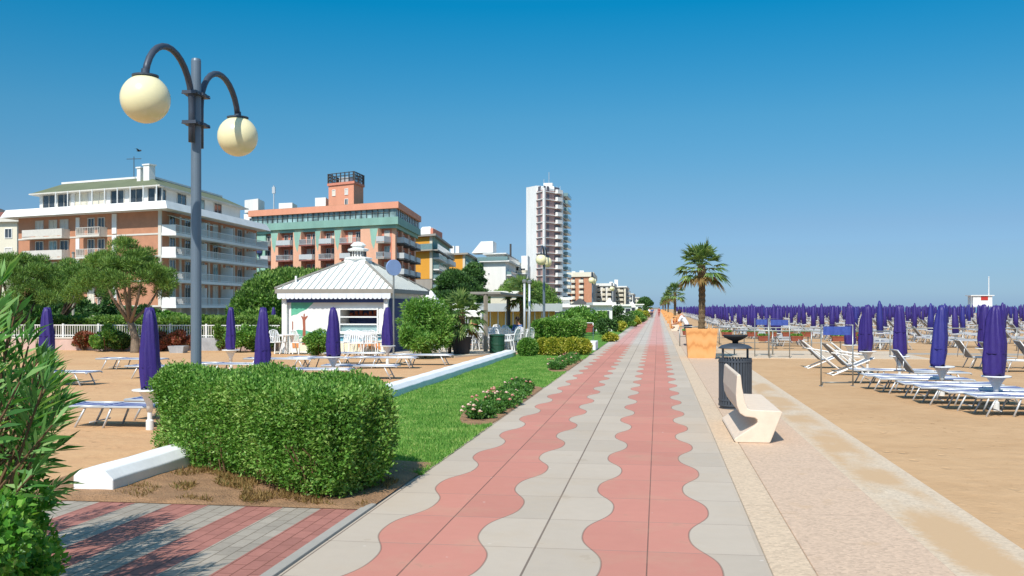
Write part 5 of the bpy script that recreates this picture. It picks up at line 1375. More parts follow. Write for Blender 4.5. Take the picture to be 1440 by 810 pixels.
# ================================================================ PEOPLE
def skinned(name, joints, edges, mt, root, sub=1):
    me = bpy.data.meshes.new(name); me.from_pydata([j[0] for j in joints], edges, []); me.update()
    o = link(name, me, mt, root); 
    me.materials.clear(); me.materials.append(M[mt])
    sk = o.modifiers.new('skin', 'SKIN'); sk.use_smooth_shade = True
    if not me.skin_vertices: me.attributes
    bm_layer = me.skin_vertices[0].data
    for i, j in enumerate(joints):
        r_ = j[1]; bm_layer[i].radius = (r_, r_) if not isinstance(r_, tuple) else r_
    bm_layer[0].use_root = True
    ss = o.modifiers.new('s', 'SUBSURF'); ss.levels = sub; ss.render_levels = sub
    return o
def person(loc, rz, label, pose='walk', shirt='cloth_white', pants='cloth_dark', group=None, sc_=1.0):
    root = empty('person', loc, label, 'person', group, rz); root.scale = (sc_,) * 3
    # faces -y
    if pose == 'sit': hz = .47; torso = [(0, .0, hz), (0, .05, hz + .25), (0, .06, hz + .48), (0, .04, hz + .58), (0, .0, hz + .70)]; L_ = lambda s: [(s * .10, -.05, hz), (s * .12, -.46, hz + .02), (s * .12, -.44, .07), (s * .12, -.58, .04)]
    elif pose == 'bend': hz = .9; torso = [(0, .05, hz), (0, -.08, hz + .24), (0, -.22, hz + .44), (0, -.30, hz + .52), (0, -.38, hz + .62)]; L_ = lambda s: [(s * .10, .05, hz - .03), (s * .11, .02, .48), (s * .11, .06 + .05 * s, .08), (s * .11, -.08 + .05 * s, .04)]
    else: hz = .92; torso = [(0, 0, hz), (0, .01, hz + .25), (0, .01, hz + .48), (0, .0, hz + .58), (0, -.02, hz + .69)]; L_ = lambda s: [(s * .10, 0, hz - .04), (s * .11, -.10 * s - .02, .50), (s * .10, -.18 * s + .06, .09), (s * .10, -.18 * s - .08, .04)]
    sh = Vector(torso[2])
    if pose == 'bend': A_ = lambda s: [(s * .19, sh.y, sh.z), (s * .24, sh.y - .12, sh.z - .25), (s * .16, sh.y - .38, sh.z - .34), (s * .15, sh.y - .46, sh.z - .35)]
    elif pose == 'sit': A_ = lambda s: [(s * .19, sh.y, sh.z), (s * .23, sh.y - .08, sh.z - .27), (s * .14, sh.y - .32, sh.z - .26), (s * .13, sh.y - .40, sh.z - .25)]
    else: A_ = lambda s: [(s * .19, sh.y, sh.z), (s * .22, sh.y + .06 * s + .03, sh.z - .28), (s * .22, sh.y + .10 * s - .08, sh.z - .52), (s * .22, sh.y + .10 * s - .11, sh.z - .60)]
    J = [(torso[0], (.14, .10)), (torso[1], (.12, .09)), (torso[2], (.15, .09)), (torso[3], .055)]; E = [(0, 1), (1, 2), (2, 3)]
    hd = Vector(torso[4]); J += [((hd.x, hd.y, hd.z - .02), (.078, .088)), ((hd.x, hd.y, hd.z + .10), (.07, .085)), ((hd.x, hd.y - .095, hd.z + .02), .016)]; E += [(3, 4), (4, 5), (4, 6)]
    for s in (-1, 1):
        k = len(J); J += list(zip(L_(s), (.085, .06, .04, .035))); E += [(0, k), (k, k + 1), (k + 1, k + 2), (k + 2, k + 3)]
        k = len(J); J += list(zip(A_(s), (.052, .04, .028, .024))); E += [(2, k), (k, k + 1), (k + 1, k + 2), (k + 2, k + 3)]
        h = Vector(J[-1][0]); dr = (h - Vector(J[-2][0])).normalized()
        for q in range(5):
            kk = len(J); off = Vector((.0, 0, 0)) + Vector((s * (q - 2) * .0, 0, 0)); side = Vector((0, 1, 0)) if abs(dr.z) > .7 else Vector((0, 0, 1))
            b_ = h + side * (q - 2) * .017; J += [(tuple(b_ + dr * (.05 if q else .02)), .009), (tuple(b_ + dr * (.085 if q else .045) + side * (-.02 if q == 0 else 0)), .007)]; E += [(k + 3, kk), (kk, kk + 1)]
    skinned('body', J, E, 'skin', root)
    # shirt
    J = [(torso[0], (.155, .115)), (torso[1], (.14, .11)), (torso[2], (.165, .11)), (tuple(Vector(torso[2]).lerp(Vector(torso[3]), .45)), .075)]; E = [(0, 1), (1, 2), (2, 3)]
    for s in (-1, 1):
        a = A_(s); k = len(J); J += [(a[0], .068), (tuple(Vector(a[0]).lerp(Vector(a[1]), .95)), .056)]; E += [(2, k), (k, k + 1)]
    skinned('shirt', J, E, shirt, root)
    J = [(torso[0], (.16, .12))]; E = []
    for s in (-1, 1):
        l = L_(s); k = len(J); J += [(l[0], .10), (l[1], .075), (tuple(Vector(l[1]).lerp(Vector(l[2]), .92)), .058)]; E += [(0, k), (k, k + 1), (k + 1, k + 2)]
    skinned('trousers', J, E, pants, root)
    hm = MB().lathe([(.085, -.04), (.096, .03), (.088, .10), (.05, .145), (.01, .155)], (hd.x, hd.y + .018, hd.z + .02), 14); hm.build_local('hair', 'hair', root, True)
    for s in (-1, 1): sh_ = MB(); f_ = L_(s)[3]; g_ = L_(s)[2]; sh_.tube([(g_[0], g_[1] + .03, .04), (f_[0], f_[1], .035), (f_[0], f_[1] - .06, .03)], [.045, .045, .03], 8); sh_.build_local('shoe', 'cloth_dark', root, True)
    return root
person(tuple(PT(966, 47, 0)), -1.9, 'person in a white shirt leaning over the rail behind the big palm planter', 'bend', 'cloth_white', 'cloth_dark')
person(tuple(PT(917, 165, 0)), 0, 'distant person in dark clothes walking in the middle of the walkway', 'walk', 'cloth_blue', 'cloth_dark')
person(tuple(PT(913.5, 168, 0)), PI, 'distant person in a pale shirt walking at the left side of the walkway', 'walk', 'cloth_white', 'cloth_dark')
person(tuple(PT(927, 190, 0)), 0, 'distant person in red walking near the far planters', 'walk', 'cloth_red', 'cloth_red')
person(tuple(PT(664, 44.3, .06)), .4, 'seated person with dark hair at a terrace table', 'sit', 'cloth_red', 'cloth_blue')
person(tuple(PT(727, 43.3, .06)), -.5, 'seated person in blue near the terrace plants', 'sit', 'cloth_blue', 'cloth_dark')
person(tuple(PT(641, 43.8, .06)), .2, 'seated person in white behind the potted palm', 'sit', 'cloth_white', 'cloth_blue')
# parked bicycle by the far planter
p = PT(949, 82, .01); r = empty('bicycle', p, 'parked bicycle beside the distant planter', 'bicycle', rz=1.2)
for x in (-.52, .52):
    m = MB(); m.tube([(x + .33 * math.cos(a), 0, .34 + .33 * math.sin(a)) for a in np.linspace(0, 2 * PI, 22)], .02, 6, False)
    w = m.build_local('wheel', 'rubber', r); 
    sp = MB()
    for k in range(10): a = k * PI / 5; sp.tube([(x, 0, .34), (x + .32 * math.cos(a), 0, .34 + .32 * math.sin(a))], .004, 4)
    q = sp.build_local('spokes', 'steel', w)
MB().tube([(-.52, 0, .34), (-.15, 0, .30), (.38, 0, .80), (-.22, 0, .78), (-.52, 0, .34)], .017, 6).tube([(-.15, 0, .30), (-.24, 0, .90)], .017, 6).tube([(.52, 0, .34), (.36, 0, .95)], .016, 6).build_local('frame', 'hut_red', r)
MB().tube([(.30, -.26, .98), (.38, -.15, 1.0), (.36, 0, .97), (.38, .15, 1.0), (.30, .26, .98)], .013, 6).build_local('handlebar', 'steel', r)
MB().lathe([(.02, .9), (.09, .92), (.08, .95), (.02, .96)], (-.26, 0, 0), 10).build_local('saddle', 'rubber', r)
# ================================================================ BUILDINGS
def bwin(root, Fc, s, z, w, h, m='pane', frame='white_paint', o=.0):
    if m == 'pane' and random.random() < .28: m = random.choice(('shutter', 'stucco_cream', 'pane_blue'))
    mb = MB(); t = .10
    Fc.box(mb, s - w / 2 - t, s + w / 2 + t, z, z + t, o - .08, o + .10); Fc.box(mb, s - w / 2 - t, s + w / 2 + t, z + h - t, z + h, o - .08, o + .10)
    for a in (s - w / 2 - t, s + w / 2): Fc.box(mb, a, a + t, z + t, z + h - t, o - .08, o + .10)
    Fc.box(mb, s - .03, s + .03, z + t, z + h - t, o - .02, o + .07)
    f = mb.build('window', frame, root)
    mb = MB(); Fc.box(mb, s - w / 2, s + w / 2, z + t, z + h - t, o - .05, o + .025); mb.build('pane', m, f)
def balc(root, Fc, s0, s1, z, d=1.2, th=.22, slab='concrete', kind='bars', rm='rail_grey', h=1.0, ends=True):
    mb = MB(); Fc.box(mb, s0, s1, z - th, z, -.05, d); b = mb.build('balcony', slab, root)
    r = MB()
    if kind == 'panel': Fc.box(r, s0, s1, z + .08, z + h, d - .08, d - .03)
    elif kind == 'glass': Fc.box(r, s0, s1, z + .08, z + h, d - .06, d - .03); Fc.box(r, s0, s1, z + h, z + h + .06, d - .08, d)
    else:
        Fc.box(r, s0, s1, z + h - .06, z + h, d - .08, d - .02); Fc.box(r, s0, s1, z + .1, z + .16, d - .08, d - .02)
        n = max(2, int((s1 - s0) / .28))
        for i in range(n + 1): a = s0 + (s1 - s0) * i / n; Fc.box(r, a - .025, a + .025, z, z + h, d - .07, d - .03)
    if ends:
        for a in (s0, s1 - .05): Fc.box(r, a, a + .05, z, z + h, 0, d - .09)
    r.build('railing', rm, b)
    return b
def plan(uC, tC, uL, tL, uR, tR):
    Cc, L, R = PT(uC, tC), PT(uL, tL), PT(uR, tR); B = L + (R - Cc); return Cc, L, R, B
def bprism(root, name, pts, z0, z1, m, grow=0):
    P = [(p.x, p.y) for p in pts]
    if grow:
        cx = sum(p[0] for p in P) / 4; cy = sum(p[1] for p in P) / 4; n = len(P); Q = []
        # offset each corner along both adjacent edges outward
        for i in range(n):
            a = Vector(P[i - 1]); b = Vector(P[i]); c = Vector(P[(i + 1) % n])
            Q.append(tuple(b + (b - a).normalized() * grow + (b - c).normalized() * grow))
        P = Q
    return MB().prism(P, z0, z1).build(name, m, root)
# ---- brick hotel, far left
def brick_hotel():
    tC = 120; Cc, L, R, B = plan(228, tC, 26, 131, 361, 152)
    root = empty('brick_hotel', Cc, 'brick hotel block with white roof terrace and grey green roof behind the pines', 'building')
    zs = [Z(v, tC) for v in (429, 393, 358.3, 327)]; zt = Z(296, tC); zp = Z(284, tC)
    g = -.6
    bprism(root, 'wall', [L, Cc, R, B], zs[0] - .2, zt, 'brick')
    bprism(root, 'ground_floor', [L, Cc, R, B], g, zs[0] - .2, 'concrete', -.6)
    bprism(root, 'roof_terrace', [L, Cc, R, B], zt, zt + .3, 'stucco_white', 1.2)
    # flared white parapet
    P = [L, Cc, R, B]
    def off(gr):
        Q = []
        for i in range(4):
            a, b, c = P[i - 1], P[i], P[(i + 1) % 4]; q = b + (b - a).normalized() * gr + (b - c).normalized() * gr; Q.append((q.x, q.y))
        return Q
    o1, o0, i1 = off(1.9), off(1.3), off(1.1)
    mb = MB(); v = [(x, y, zt + .02) for x, y in o1] + [(x, y, zp) for x, y in o0] + [(x, y, zp) for x, y in i1] + [(x, y, zt + .31) for x, y in i1]
    f = []
    for k in range(3):
        for i in range(4): f.append((k * 4 + i, k * 4 + (i + 1) % 4, k * 4 + 4 + (i + 1) % 4, k * 4 + 4 + i))
    mb.add(v, f); mb.build('parapet', 'stucco_white', root)
    # attic set back and hipped roof
    at = off(-2.2); za = zp + 2.3
    MB().prism(at, zt + .3, za, at).build('attic_wall', 'stucco_white', root)
    ev = off(-1.2); rd_ = off(-4.6)
    rf = MB().prism(ev, za, za + 1.5, rd_).build('roof', 'green_roof', root)
    MB().prism(off(-1.05), za - .15, za - .001).build('eave', 'concrete', root)
    MB().prism(off(-4.5), za + 1.5, za + 1.75).build('roof_rim', 'stucco_white', rf)
    Fl, Fr = Face(Cc, L), Face(Cc, R)
    for s, h, w in ((5.4, 2.9, 1.0), (6.9, 2.6, .6)):
        mb = MB(); Fl.box(mb, s, s + w, za, za + h, -4.2, -3.2); Fl.box(mb, s - .12, s + w + .12, za + h, za + h + .18, -4.3, -3.1); mb.build('chimney', 'stucco_white', rf)
    for i in range(9): mb = MB(); Fl.box(mb, 1.8 + i * 2.2, 1.9 + i * 2.2, zt + .3, za, -1.0, -.9); mb.build('terrace_post', 'white_paint', root)
    for s in (3.2, 6.4, 9.6, 12.8, 16.0, 19.2, 22.0): bwin(root, Fl, s, zt + 1.0, 2.2, 2.2, 'pane', 'shutter', -2.066)
    for s in (4, 10, 16, 22): bwin(root, Fr, s, zt + 1.0, 2.6, 2.2, 'pane', 'shutter', -2.066)
    # front-left facade
    Lw = Fl.L
    for k, z in enumerate(zs):
        h = (zs[k + 1] if k < 3 else zt) - z
        mb = MB(); Fl.box(mb, 0, Lw, z - .22, z - .02, 0, .06); mb.build('floor_band', 'concrete', root)
        balc(root, Fl, Lw * .62, Lw * .91, z, 1.3, .25, 'concrete', 'panel', 'shutter', .95)
        balc(root, Fl, Lw * .36, Lw * .52, z, 1.3, .25, 'concrete', 'bars', 'shutter', .95)
        for s in (.66, .74, .84): bwin(root, Fl, Lw * s, z + .05, 1.3, h * .82, 'pane' if (k + int(s * 100)) % 3 else 'shutter', 'shutter')
        for s in (.40, .47): bwin(root, Fl, Lw * s, z + .05, 1.0, h * .82, 'pane', 'shutter')
        mb = MB(); Fl.box(mb, Lw * .295, Lw * .325, z + .1, z + h - .1, .0, .14); mb.build('shutter', 'stucco_white', root); mb = MB(); Fl.box(mb, Lw * .55, Lw * .575, z + .1, z + h - .3, .0, .14); mb.build('shutter', 'stucco_white', root)
    mb = MB(); Fl.box(mb, .02, .5, zs[0] - .2, zt, .0, .16); mb.build('corner_strip', 'concrete', root)
    for s_, z_ in ((1.2, 3), (9.5, 3), (13.5, 2)):
        zz = zs[z_] + 2.2; mb = MB(); mb.hexa([Fr.p(s_, .05, zz), Fr.p(s_ + 3, .05, zz), Fr.p(s_ + 3, 1.9, zz - .55), Fr.p(s_, 1.9, zz - .55), Fr.p(s_, .05, zz + .06), Fr.p(s_ + 3, .05, zz + .06), Fr.p(s_ + 3, 1.9, zz - .49), Fr.p(s_, 1.9, zz - .49)]); mb.build('awning', 'stucco_cream', root)
    # sea-side facade with long balconies
    Rw = Fr.L
    for k, z in enumerate(zs):
        h = (zs[k + 1] if k < 3 else zt) - z
        balc(root, Fr, -.1, Rw * 1.0, z, 1.8, .35, 'stucco_white', 'bars', 'stucco_white', .95)
        for i in range(7):
            s = Rw * (i + .6) / 7.2; bwin(root, Fr, s, z + .03, 1.5, h * .85, 'pane', 'shutter')
        for i in (2, 4, 6):
            s = Rw * (i + .05) / 7.2; mb = MB(); Fr.box(mb, s, s + .12, z, z + h * .72, 0, 1.7); mb.build('divider', 'stucco_white', root)
        for i in range(1, 7):
            s = Rw * (i + .1) / 7.2; mb = MB(); Fr.box(mb, s - .28, s + .28, z, z + h - .3, -.02, .12); mb.build('pier', 'concrete', root)
    for i in range(9):
        s = Rw * i / 8.2; mb = MB(); Fr.box(mb, s, s + .45, g, zs[0] - .3, .0, .5); mb.build('column', 'concrete', root)
    for i in range(8):
        s = Lw * (i + .4) / 8; mb = MB(); Fl.box(mb, s, s + .45, g, zs[0] - .3, -.4, .1); mb.build('column', 'concrete', root)
    for i in range(5): bwin(root, Fl, Lw * (i + .5) / 5, g + .4, 1.8, 1.7, 'pane', 'shutter', -.6)
    mb = MB(); q = Fl.p(Lw * .35, -4, za + 1.7); mb.tube([q, (q[0], q[1], q[2] + 2.6)], .05, 5); mb.tube([(q[0] - 1, q[1], q[2] + 2.3), (q[0] + 1, q[1], q[2] + 2.3)], .04, 4); mb.build('aerial', 'dark_trim', root)
brick_hotel()
# ---- orange hotel
def orange_hotel():
    tC = 180; Cc, L, R, B = plan(552, tC, 361, 196, 582, 207)
    root = empty('orange_hotel', Cc, 'orange hotel with teal top gallery, rooftop tower and small balconies behind the kiosk', 'building')
    zg = -.6; z_sl = Z(325, tC)     # underside of teal band
    zteal0, zteal1 = Z(321, tC), Z(306, tC); zwin = Z(294, tC); ztop = Z(285, tC)
    bprism(root, 'wall', [L, Cc, R, B], zg, zteal0, 'stucco_red')
    bprism(root, 'teal_gallery', [L, Cc, R, B], zteal0 + .6, zteal1, 'teal', 1.5)
    bprism(root, 'gallery_floor', [L, Cc, R, B], zteal0, zteal0 + .6, 'teal_light', .9)
    bprism(root, 'glazing', [L, Cc, R, B], zteal1, zwin, 'pane_blue', 1.0)
    bprism(root, 'orange_band', [L, Cc, R, B], zwin, ztop, 'stucco_orange', 1.6)
    bprism(root, 'roof', [L, Cc, R, B], ztop, ztop + .15, 'green_roof', .5)
    Fl, Fr = Face(Cc, L), Face(Cc, R); Lw, Rw = Fl.L, Fr.L
    mb = MB(); n = 26
    for i in range(n + 1): s = Lw * i / n; Fl.box(mb, s - .05, s + .05, zteal1, zwin, 1.0, 1.12)
    Fl.box(mb, 0, Lw, zteal1 + .9, zteal1 + .98, 1.0, 1.11)
    for i in range(13): s = Rw * i / 12; Fr.box(mb, s - .05, s + .05, zteal1, zwin, 1.0, 1.12)
    mb.build('glazing_bars', 'dark_trim', root)
    # facade piers (peach) between balcony bays
    bays = [(.045, .135), (.305, .175), ]
    # fraction from corner C (0) to left end (1), read from the photograph
    piers = [(.07, .19), (.325, .375), (.475, .515), (.62, .68), (.795, .85)]
    for a, b in piers:
        mb = MB(); Fl.box(mb, Lw * a, Lw * b, zg, zteal0, -.2, 1.3); mb.build('pier', 'stucco_peach', root)
        mb = MB(); zz = zteal0; b = min(b, a + .055); v = [Fl.p(Lw * a, 1.33, zz), Fl.p(Lw * b, 1.33, zz), Fl.p(Lw * (b * .8 + a * .2), 1.33, zz - 2.6), Fl.p(Lw * (a + b) / 2, 1.33, zz - 3.8), Fl.p(Lw * (a * .8 + b * .2), 1.33, zz - 1.4)]
        v2 = [Fl.p(Lw * a, 1.3, zz), Fl.p(Lw * b, 1.3, zz), Fl.p(Lw * (b * .8 + a * .2), 1.3, zz - 2.6), Fl.p(Lw * (a + b) / 2, 1.3, zz - 3.8), Fl.p(Lw * (a * .8 + b * .2), 1.3, zz - 1.4)]
        mb.add(v + v2, [(0, 1, 2, 3, 4), (9, 8, 7, 6, 5)] + [(i, 5 + i, 5 + (i + 1) % 5, (i + 1) % 5) for i in range(5)]); mb.build('painted_leaf', 'teal_light', root)
    mb = MB(); Fl.box(mb, Lw * .915, Lw * 1.0, zg, zteal0, -.2, .5); mb.build('teal_corner', 'teal_light', root)
    mb = MB(); zc = zteal0 - 3.2; mb.lathe([(.1, -.9), (.75, -.5), (.8, .2), (.1, .9)], Fl.p(Lw * .96, .5, zc), 8); q = Fl.p(Lw * .96, .55, 0); mb.tube([(q[0], q[1], zc - 6), (q[0], q[1], zc)], .12, 5); mb.build('painted_flower', 'navy', root)
    bayc = [(.0 + .02, .07), (.19, .325), (.375, .475), (.515, .62), (.68, .795), (.85, .915)]
    zf = [Z(v, tC) for v in (340.5, 362.5, 385, 407, 429)]
    for k, z in enumerate(zf):
        for j, (a, b) in enumerate(bayc):
            balc(root, Fl, Lw * a + (.15 if j else -.3), Lw * b - .15, z, 2.1, .25, 'brick_dark' if j else 'concrete_grey', 'bars' if (j + k) % 2 else 'panel', 'rail_grey', 1.0)
            w = (b - a) * Lw
            bwin(root, Fl, Lw * (a + b) / 2 - w * .18, z + .05, 1.0, 2.1, 'pane', 'shutter'); 
            if j: bwin(root, Fl, Lw * (a + b) / 2 + w * .25, z + .05, .8, 2.1, 'pane', 'shutter')
    for k, z in enumerate(zf):
        for a in (.06, .36, .68):
            balc(root, Fr, Rw * a, Rw * (a + .2), z, 1.9, .25, 'dark_trim', 'panel', 'rail_grey', 1.0)
            bwin(root, Fr, Rw * (a + .1), z + .05, 1.3, 2.1)
        mb = MB()
    for a in (.0, .28, .58, .9): mb = MB(); Fr.box(mb, Rw * a, Rw * (a + .07), zg, zteal0, -.1, .5); mb.build('pier', 'stucco_peach', root)
    # rooftop tower
    tz = Z(258, 186); p = [PT(462, 190), PT(497.5, 186), PT(511, 192), PT(476, 196)]
    bprism(root, 'roof_tower', p, ztop, tz, 'stucco_orange'); bprism(root, 'tower_cornice', p, tz, tz + .45, 'stucco_red', .25)
    Ft = Face(p[1], p[0]); Ft2 = Face(p[1], p[2])
    for s, z in ((Ft.L * .78, tz - 2), (Ft.L * .28, tz - 2), (Ft.L * .28, ztop + .3)): bwin(root, Ft, s, z, .7, 1.2)
    mb = MB(); 
    for Fx in (Ft, Ft2, Face(p[0], p[3]), Face(p[3], p[2])):
        n = 6
        for i in range(n + 1): s = Fx.L * i / n; Fx.box(mb, s - .09, s + .09, tz + .45, tz + 2.3, .05, .2)
        for z in (tz + 1.0, tz + 1.6, tz + 2.15): Fx.box(mb, 0, Fx.L, z, z + .12, .0, .2)
    mb.build('roof_fence', 'dark_trim', root)
    mb = MB().prism([(p[i].x * .7 + p[(i + 2) % 4].x * .3, p[i].y * .7 + p[(i + 2) % 4].y * .3) for i in range(4)], tz + .45, tz + 1.7); mb.build('water_tank', 'alu', root)
    # white plant rooms at left
    q = [PT(344, 200), PT(363, 197), PT(372, 203), PT(352, 206)]; bprism(root, 'plant_room', q, Z(298, 198), Z(280, 198), 'stucco_white')
    q = [PT(392, 196), PT(411, 195), PT(418, 200), PT(400, 202)]; bprism(root, 'plant_room', q, ztop, Z(285, 195) - .0, 'stucco_white')
    q = [PT(443, 191), PT(458, 190), PT(463, 195), PT(449, 196)]; bprism(root, 'plant_room', q, ztop, Z(277.5, 190), 'stucco_white')
    q = PT(385, 199); mb = MB(); mb.tube([(q.x, q.y, ztop), (q.x, q.y, Z(261, 199))], .12, 5); mb.box(q.x - .3, q.x + .3, q.y - .2, q.y + .2, Z(272, 199), Z(263, 199)); mb.build('antenna_mast', 'alu', root)
orange_hotel()
# white building seen in the gap between brick and orange hotels
def gap_block():
    Cc, L, R, B = plan(366, 230, 343, 232, 372, 240); root = empty('white_block', Cc, 'white block in the gap between the brick and orange hotels', 'building')
    bprism(root, 'wall', [L, Cc, R, B], -.6, Z(300, 230), 'stucco_white'); F_ = Face(Cc, L)
    for v in (318, 340, 362, 385, 408): balc(root, F_, 0, F_.L, Z(v, 230), 1.3, .3, 'concrete', 'panel', 'stucco_white'); bwin(root, F_, F_.L / 2, Z(v, 230), 1.4, 2.0)
gap_block()
# far left sliver
def left_block():
    Cc, L, R, B = plan(24, 150, -60, 152, 30, 170); root = empty('cream_house', Cc, 'cream house with dark roof at the far left edge', 'building')
    bprism(root, 'wall', [L, Cc, R, B], -.6, Z(312, 150), 'stucco_cream'); F_ = Face(Cc, L); bprism(root, 'roof', [L, Cc, R, B], Z(312, 150), Z(306, 150), 'concrete', .8)
    for v in (335, 362, 390): 
        for k in range(3): bwin(root, F_, F_.L * (.14 + .3 * k), Z(v, 150), 1.1, 1.5)
    q = [PT(-40, 156), PT(14, 156), PT(18, 164), PT(-36, 164)]; bprism(root, 'upper_floor', q, Z(306, 150), Z(293, 150), 'brick_dark'); MB().prism([(a.x, a.y) for a in q], Z(293, 150), Z(280, 150), [(q[i].x * .5 + q[(i + 2) % 4].x * .5, q[i].y * .5 + q[(i + 2) % 4].y * .5) for i in range(4)]).build('roof', 'dark_trim', root)
left_block()
def yellow(uC, tC, uL, tL, uR, tR, vroof, vt, vbot, label, floors, glassband=None, extra=None):
    Cc, L, R, B = plan(uC, tC, uL, tL, uR, tR); root = empty('yellow_hotel', Cc, label, 'building')
    zt = Z(vroof, tC); bprism(root, 'wall', [L, Cc, R, B], Z(vbot, tC), zt, 'stucco_yellow'); bprism(root, 'ground_floor', [L, Cc, R, B], -.6, Z(vbot, tC), 'concrete_grey', -.1)
    bprism(root, 'roof', [L, Cc, R, B], zt, zt + .5, 'concrete_grey', 1.3)
    Fl, Fr = Face(Cc, L), Face(Cc, R)
    mb = MB(); Fl.box(mb, 0, .9, Z(vbot, tC), zt, 0, .05); mb.build('corner_strip', 'stucco_cream', root)
    for v in floors:
        z = Z(v, tC)
        balc(root, Fr, .6, Fr.L * .45, z, 1.6, .3, 'stucco_white', 'glass', 'rail_glass'); balc(root, Fr, Fr.L * .55, Fr.L, z, 1.9, .3, 'stucco_white', 'panel', 'stucco_white')
        for a in (.15, .35, .65, .85): bwin(root, Fr, Fr.L * a, z + .05, 1.8, 2.0)
    mb = MB(); Fr.box(mb, .3, Fr.L - .3, Z(vbot, tC), zt, -.1, .04); mb.build('painted_shade_wall', 'teal', root)  # teal sheet over the yellow wall, its colour imitating the shaded side
    if glassband:
        z0, z1 = Z(glassband[1], tC), Z(glassband[0], tC)
        for Fx in (Fl, Fr):
            mb = MB(); Fx.box(mb, -1.4 if Fx is Fl else -1.4, Fx.L + 1, z0 - .3, z0, -.1, 1.5); mb.build('terrace_slab', 'concrete_grey', root)
            mb = MB(); Fx.box(mb, -1.4, Fx.L + 1, z0, z1, 1.36, 1.44); mb.build('glass_rail', 'rail_glass', root)
    return root, Cc, L, R, B, zt
r_, Cc, L, R, B, zt = yellow(608, 240, 572, 246, 632, 290, 332, 0, 392, 'yellow hotel with green glass terrace between orange hotel and trees', (362, 378, 392, 406), (343, 351))
q = [PT(584, 250), PT(608, 246), PT(622, 262), PT(598, 268)]
MB().prism([(a.x, a.y) for a in q], zt + .5, Z(316, 246), [(q[i].x * .75 + q[(i + 2) % 4].x * .25, q[i].y * .75 + q[(i + 2) % 4].y * .25) for i in range(4)]).build('penthouse', 'stucco_white', r_)
m = MB(); F_ = Face(q[1], q[2]); F_.box(m, .5, F_.L - .5, zt + .6, zt + 2.4, -.6, .08); m.build('red_panel', 'stucco_red', r_)
r2, Cc, L, R, B, zt = yellow(654, 300, 632, 304, 672, 345, 358, 0, 400, 'smaller yellow hotel with two white chimneys', (372, 386, 400))
for u in (636.5, 643.5):
    q = PT(u, 303); MB().prism([(q.x - .55, q.y - .5), (q.x + .55, q.y - .5), (q.x + .55, q.y + .5), (q.x - .55, q.y + .5)], zt + .5, Z(346, 303)).build('chimney', 'stucco_white', r2)
def white_building():
    tC = 320; Cc, L, R, B = plan(711, tC, 680, 324, 729, 372); root = empty('white_building', Cc, 'white building with glass terrace and slanted penthouse left of the tower', 'building')
    zt = Z(368, tC); bprism(root, 'wall', [L, Cc, R, B], -.6, zt, 'stucco_white'); Fl, Fr = Face(Cc, L), Face(Cc, R)
    bprism(root, 'terrace_slab', [L, Cc, R, B], zt, zt + .4, 'stucco_white', 1.5)
    for Fx in (Fl, Fr): m = MB(); Fx.box(m, -1.5, Fx.L + 1.5, zt + .4, zt + 1.6, 1.35, 1.45); m.build('glass_rail', 'rail_glass', root)
    bprism(root, 'top_floor', [L, Cc, R, B], zt + .4, Z(357, tC), 'shutter', -1.0); bprism(root, 'roof', [L, Cc, R, B], Z(357, tC), Z(355.5, tC), 'stucco_white', .3)
    q = [PT(663, 332), PT(693, 328), PT(698, 338), PT(668, 342)]
    z0, z1 = Z(355.5, 330), Z(339.5, 330)
    MB().add([(q[0].x, q[0].y, z0), (q[1].x, q[1].y, z0), (q[2].x, q[2].y, z0), (q[3].x, q[3].y, z0)] + [(q[0].x * .55 + q[1].x * .45, q[0].y * .55 + q[1].y * .45, z1), (q[1].x, q[1].y, z1), (q[2].x, q[2].y, z1), (q[3].x * .55 + q[2].x * .45, q[3].y * .55 + q[2].y * .45, z1)],
             [(3, 2, 1, 0), (4, 5, 6, 7), (0, 1, 5, 4), (1, 2, 6, 5), (2, 3, 7, 6), (3, 0, 4, 7)]).build('penthouse', 'stucco_white', root)
    for v in (386, 399, 413):
        z = Z(v, tC); balc(root, Fl, Fl.L * 1.0, Fl.L * 1.42, z, 1.5, .35, 'stucco_white', 'glass', 'rail_glass'); bwin(root, Fl, Fl.L * .75, z, .5, .6)
        balc(root, Fr, 1, Fr.L * .9, z, 1.8, .35, 'stucco_white', 'glass', 'rail_glass')
        for a in (.2, .45, .7): bwin(root, Fr, Fr.L * a, z, 2, 2.2)
    Lw = PT(664, 330); m = MB(); Fl.box(m, Fl.L, Fl.L * 1.42, -.6, zt, -9, -1.2); m.build('rear_wing', 'teal', root)
    q = PT(718, 330); m = MB(); m.tube([(q.x, q.y, zt), (q.x, q.y, Z(343, 330))], .35, 6); m.build('chimney_pipe', 'dark_trim', root)
white_building()
def small_white():
    Cc, L, R, B = plan(742, 360, 729, 362, 746, 380); root = empty('white_block', Cc, 'small stepped white block touching the left side of the tower', 'building')
    bprism(root, 'wall', [L, Cc, R, B], -.6, Z(372, 360), 'stucco_white'); F_ = Face(Cc, L); q = [PT(733, 364), PT(742, 362), PT(745, 372), PT(736, 374)]; bprism(root, 'upper_floor', q, Z(372, 360), Z(359, 360), 'stucco_white')
    for v in (384, 396, 408): balc(root, F_, 0, F_.L, Z(v, 360), 1.5, .4, 'stucco_white', 'panel', 'stucco_cream'); bwin(root, F_, F_.L / 2, Z(v, 360), 1.8, 1.8)
small_white()
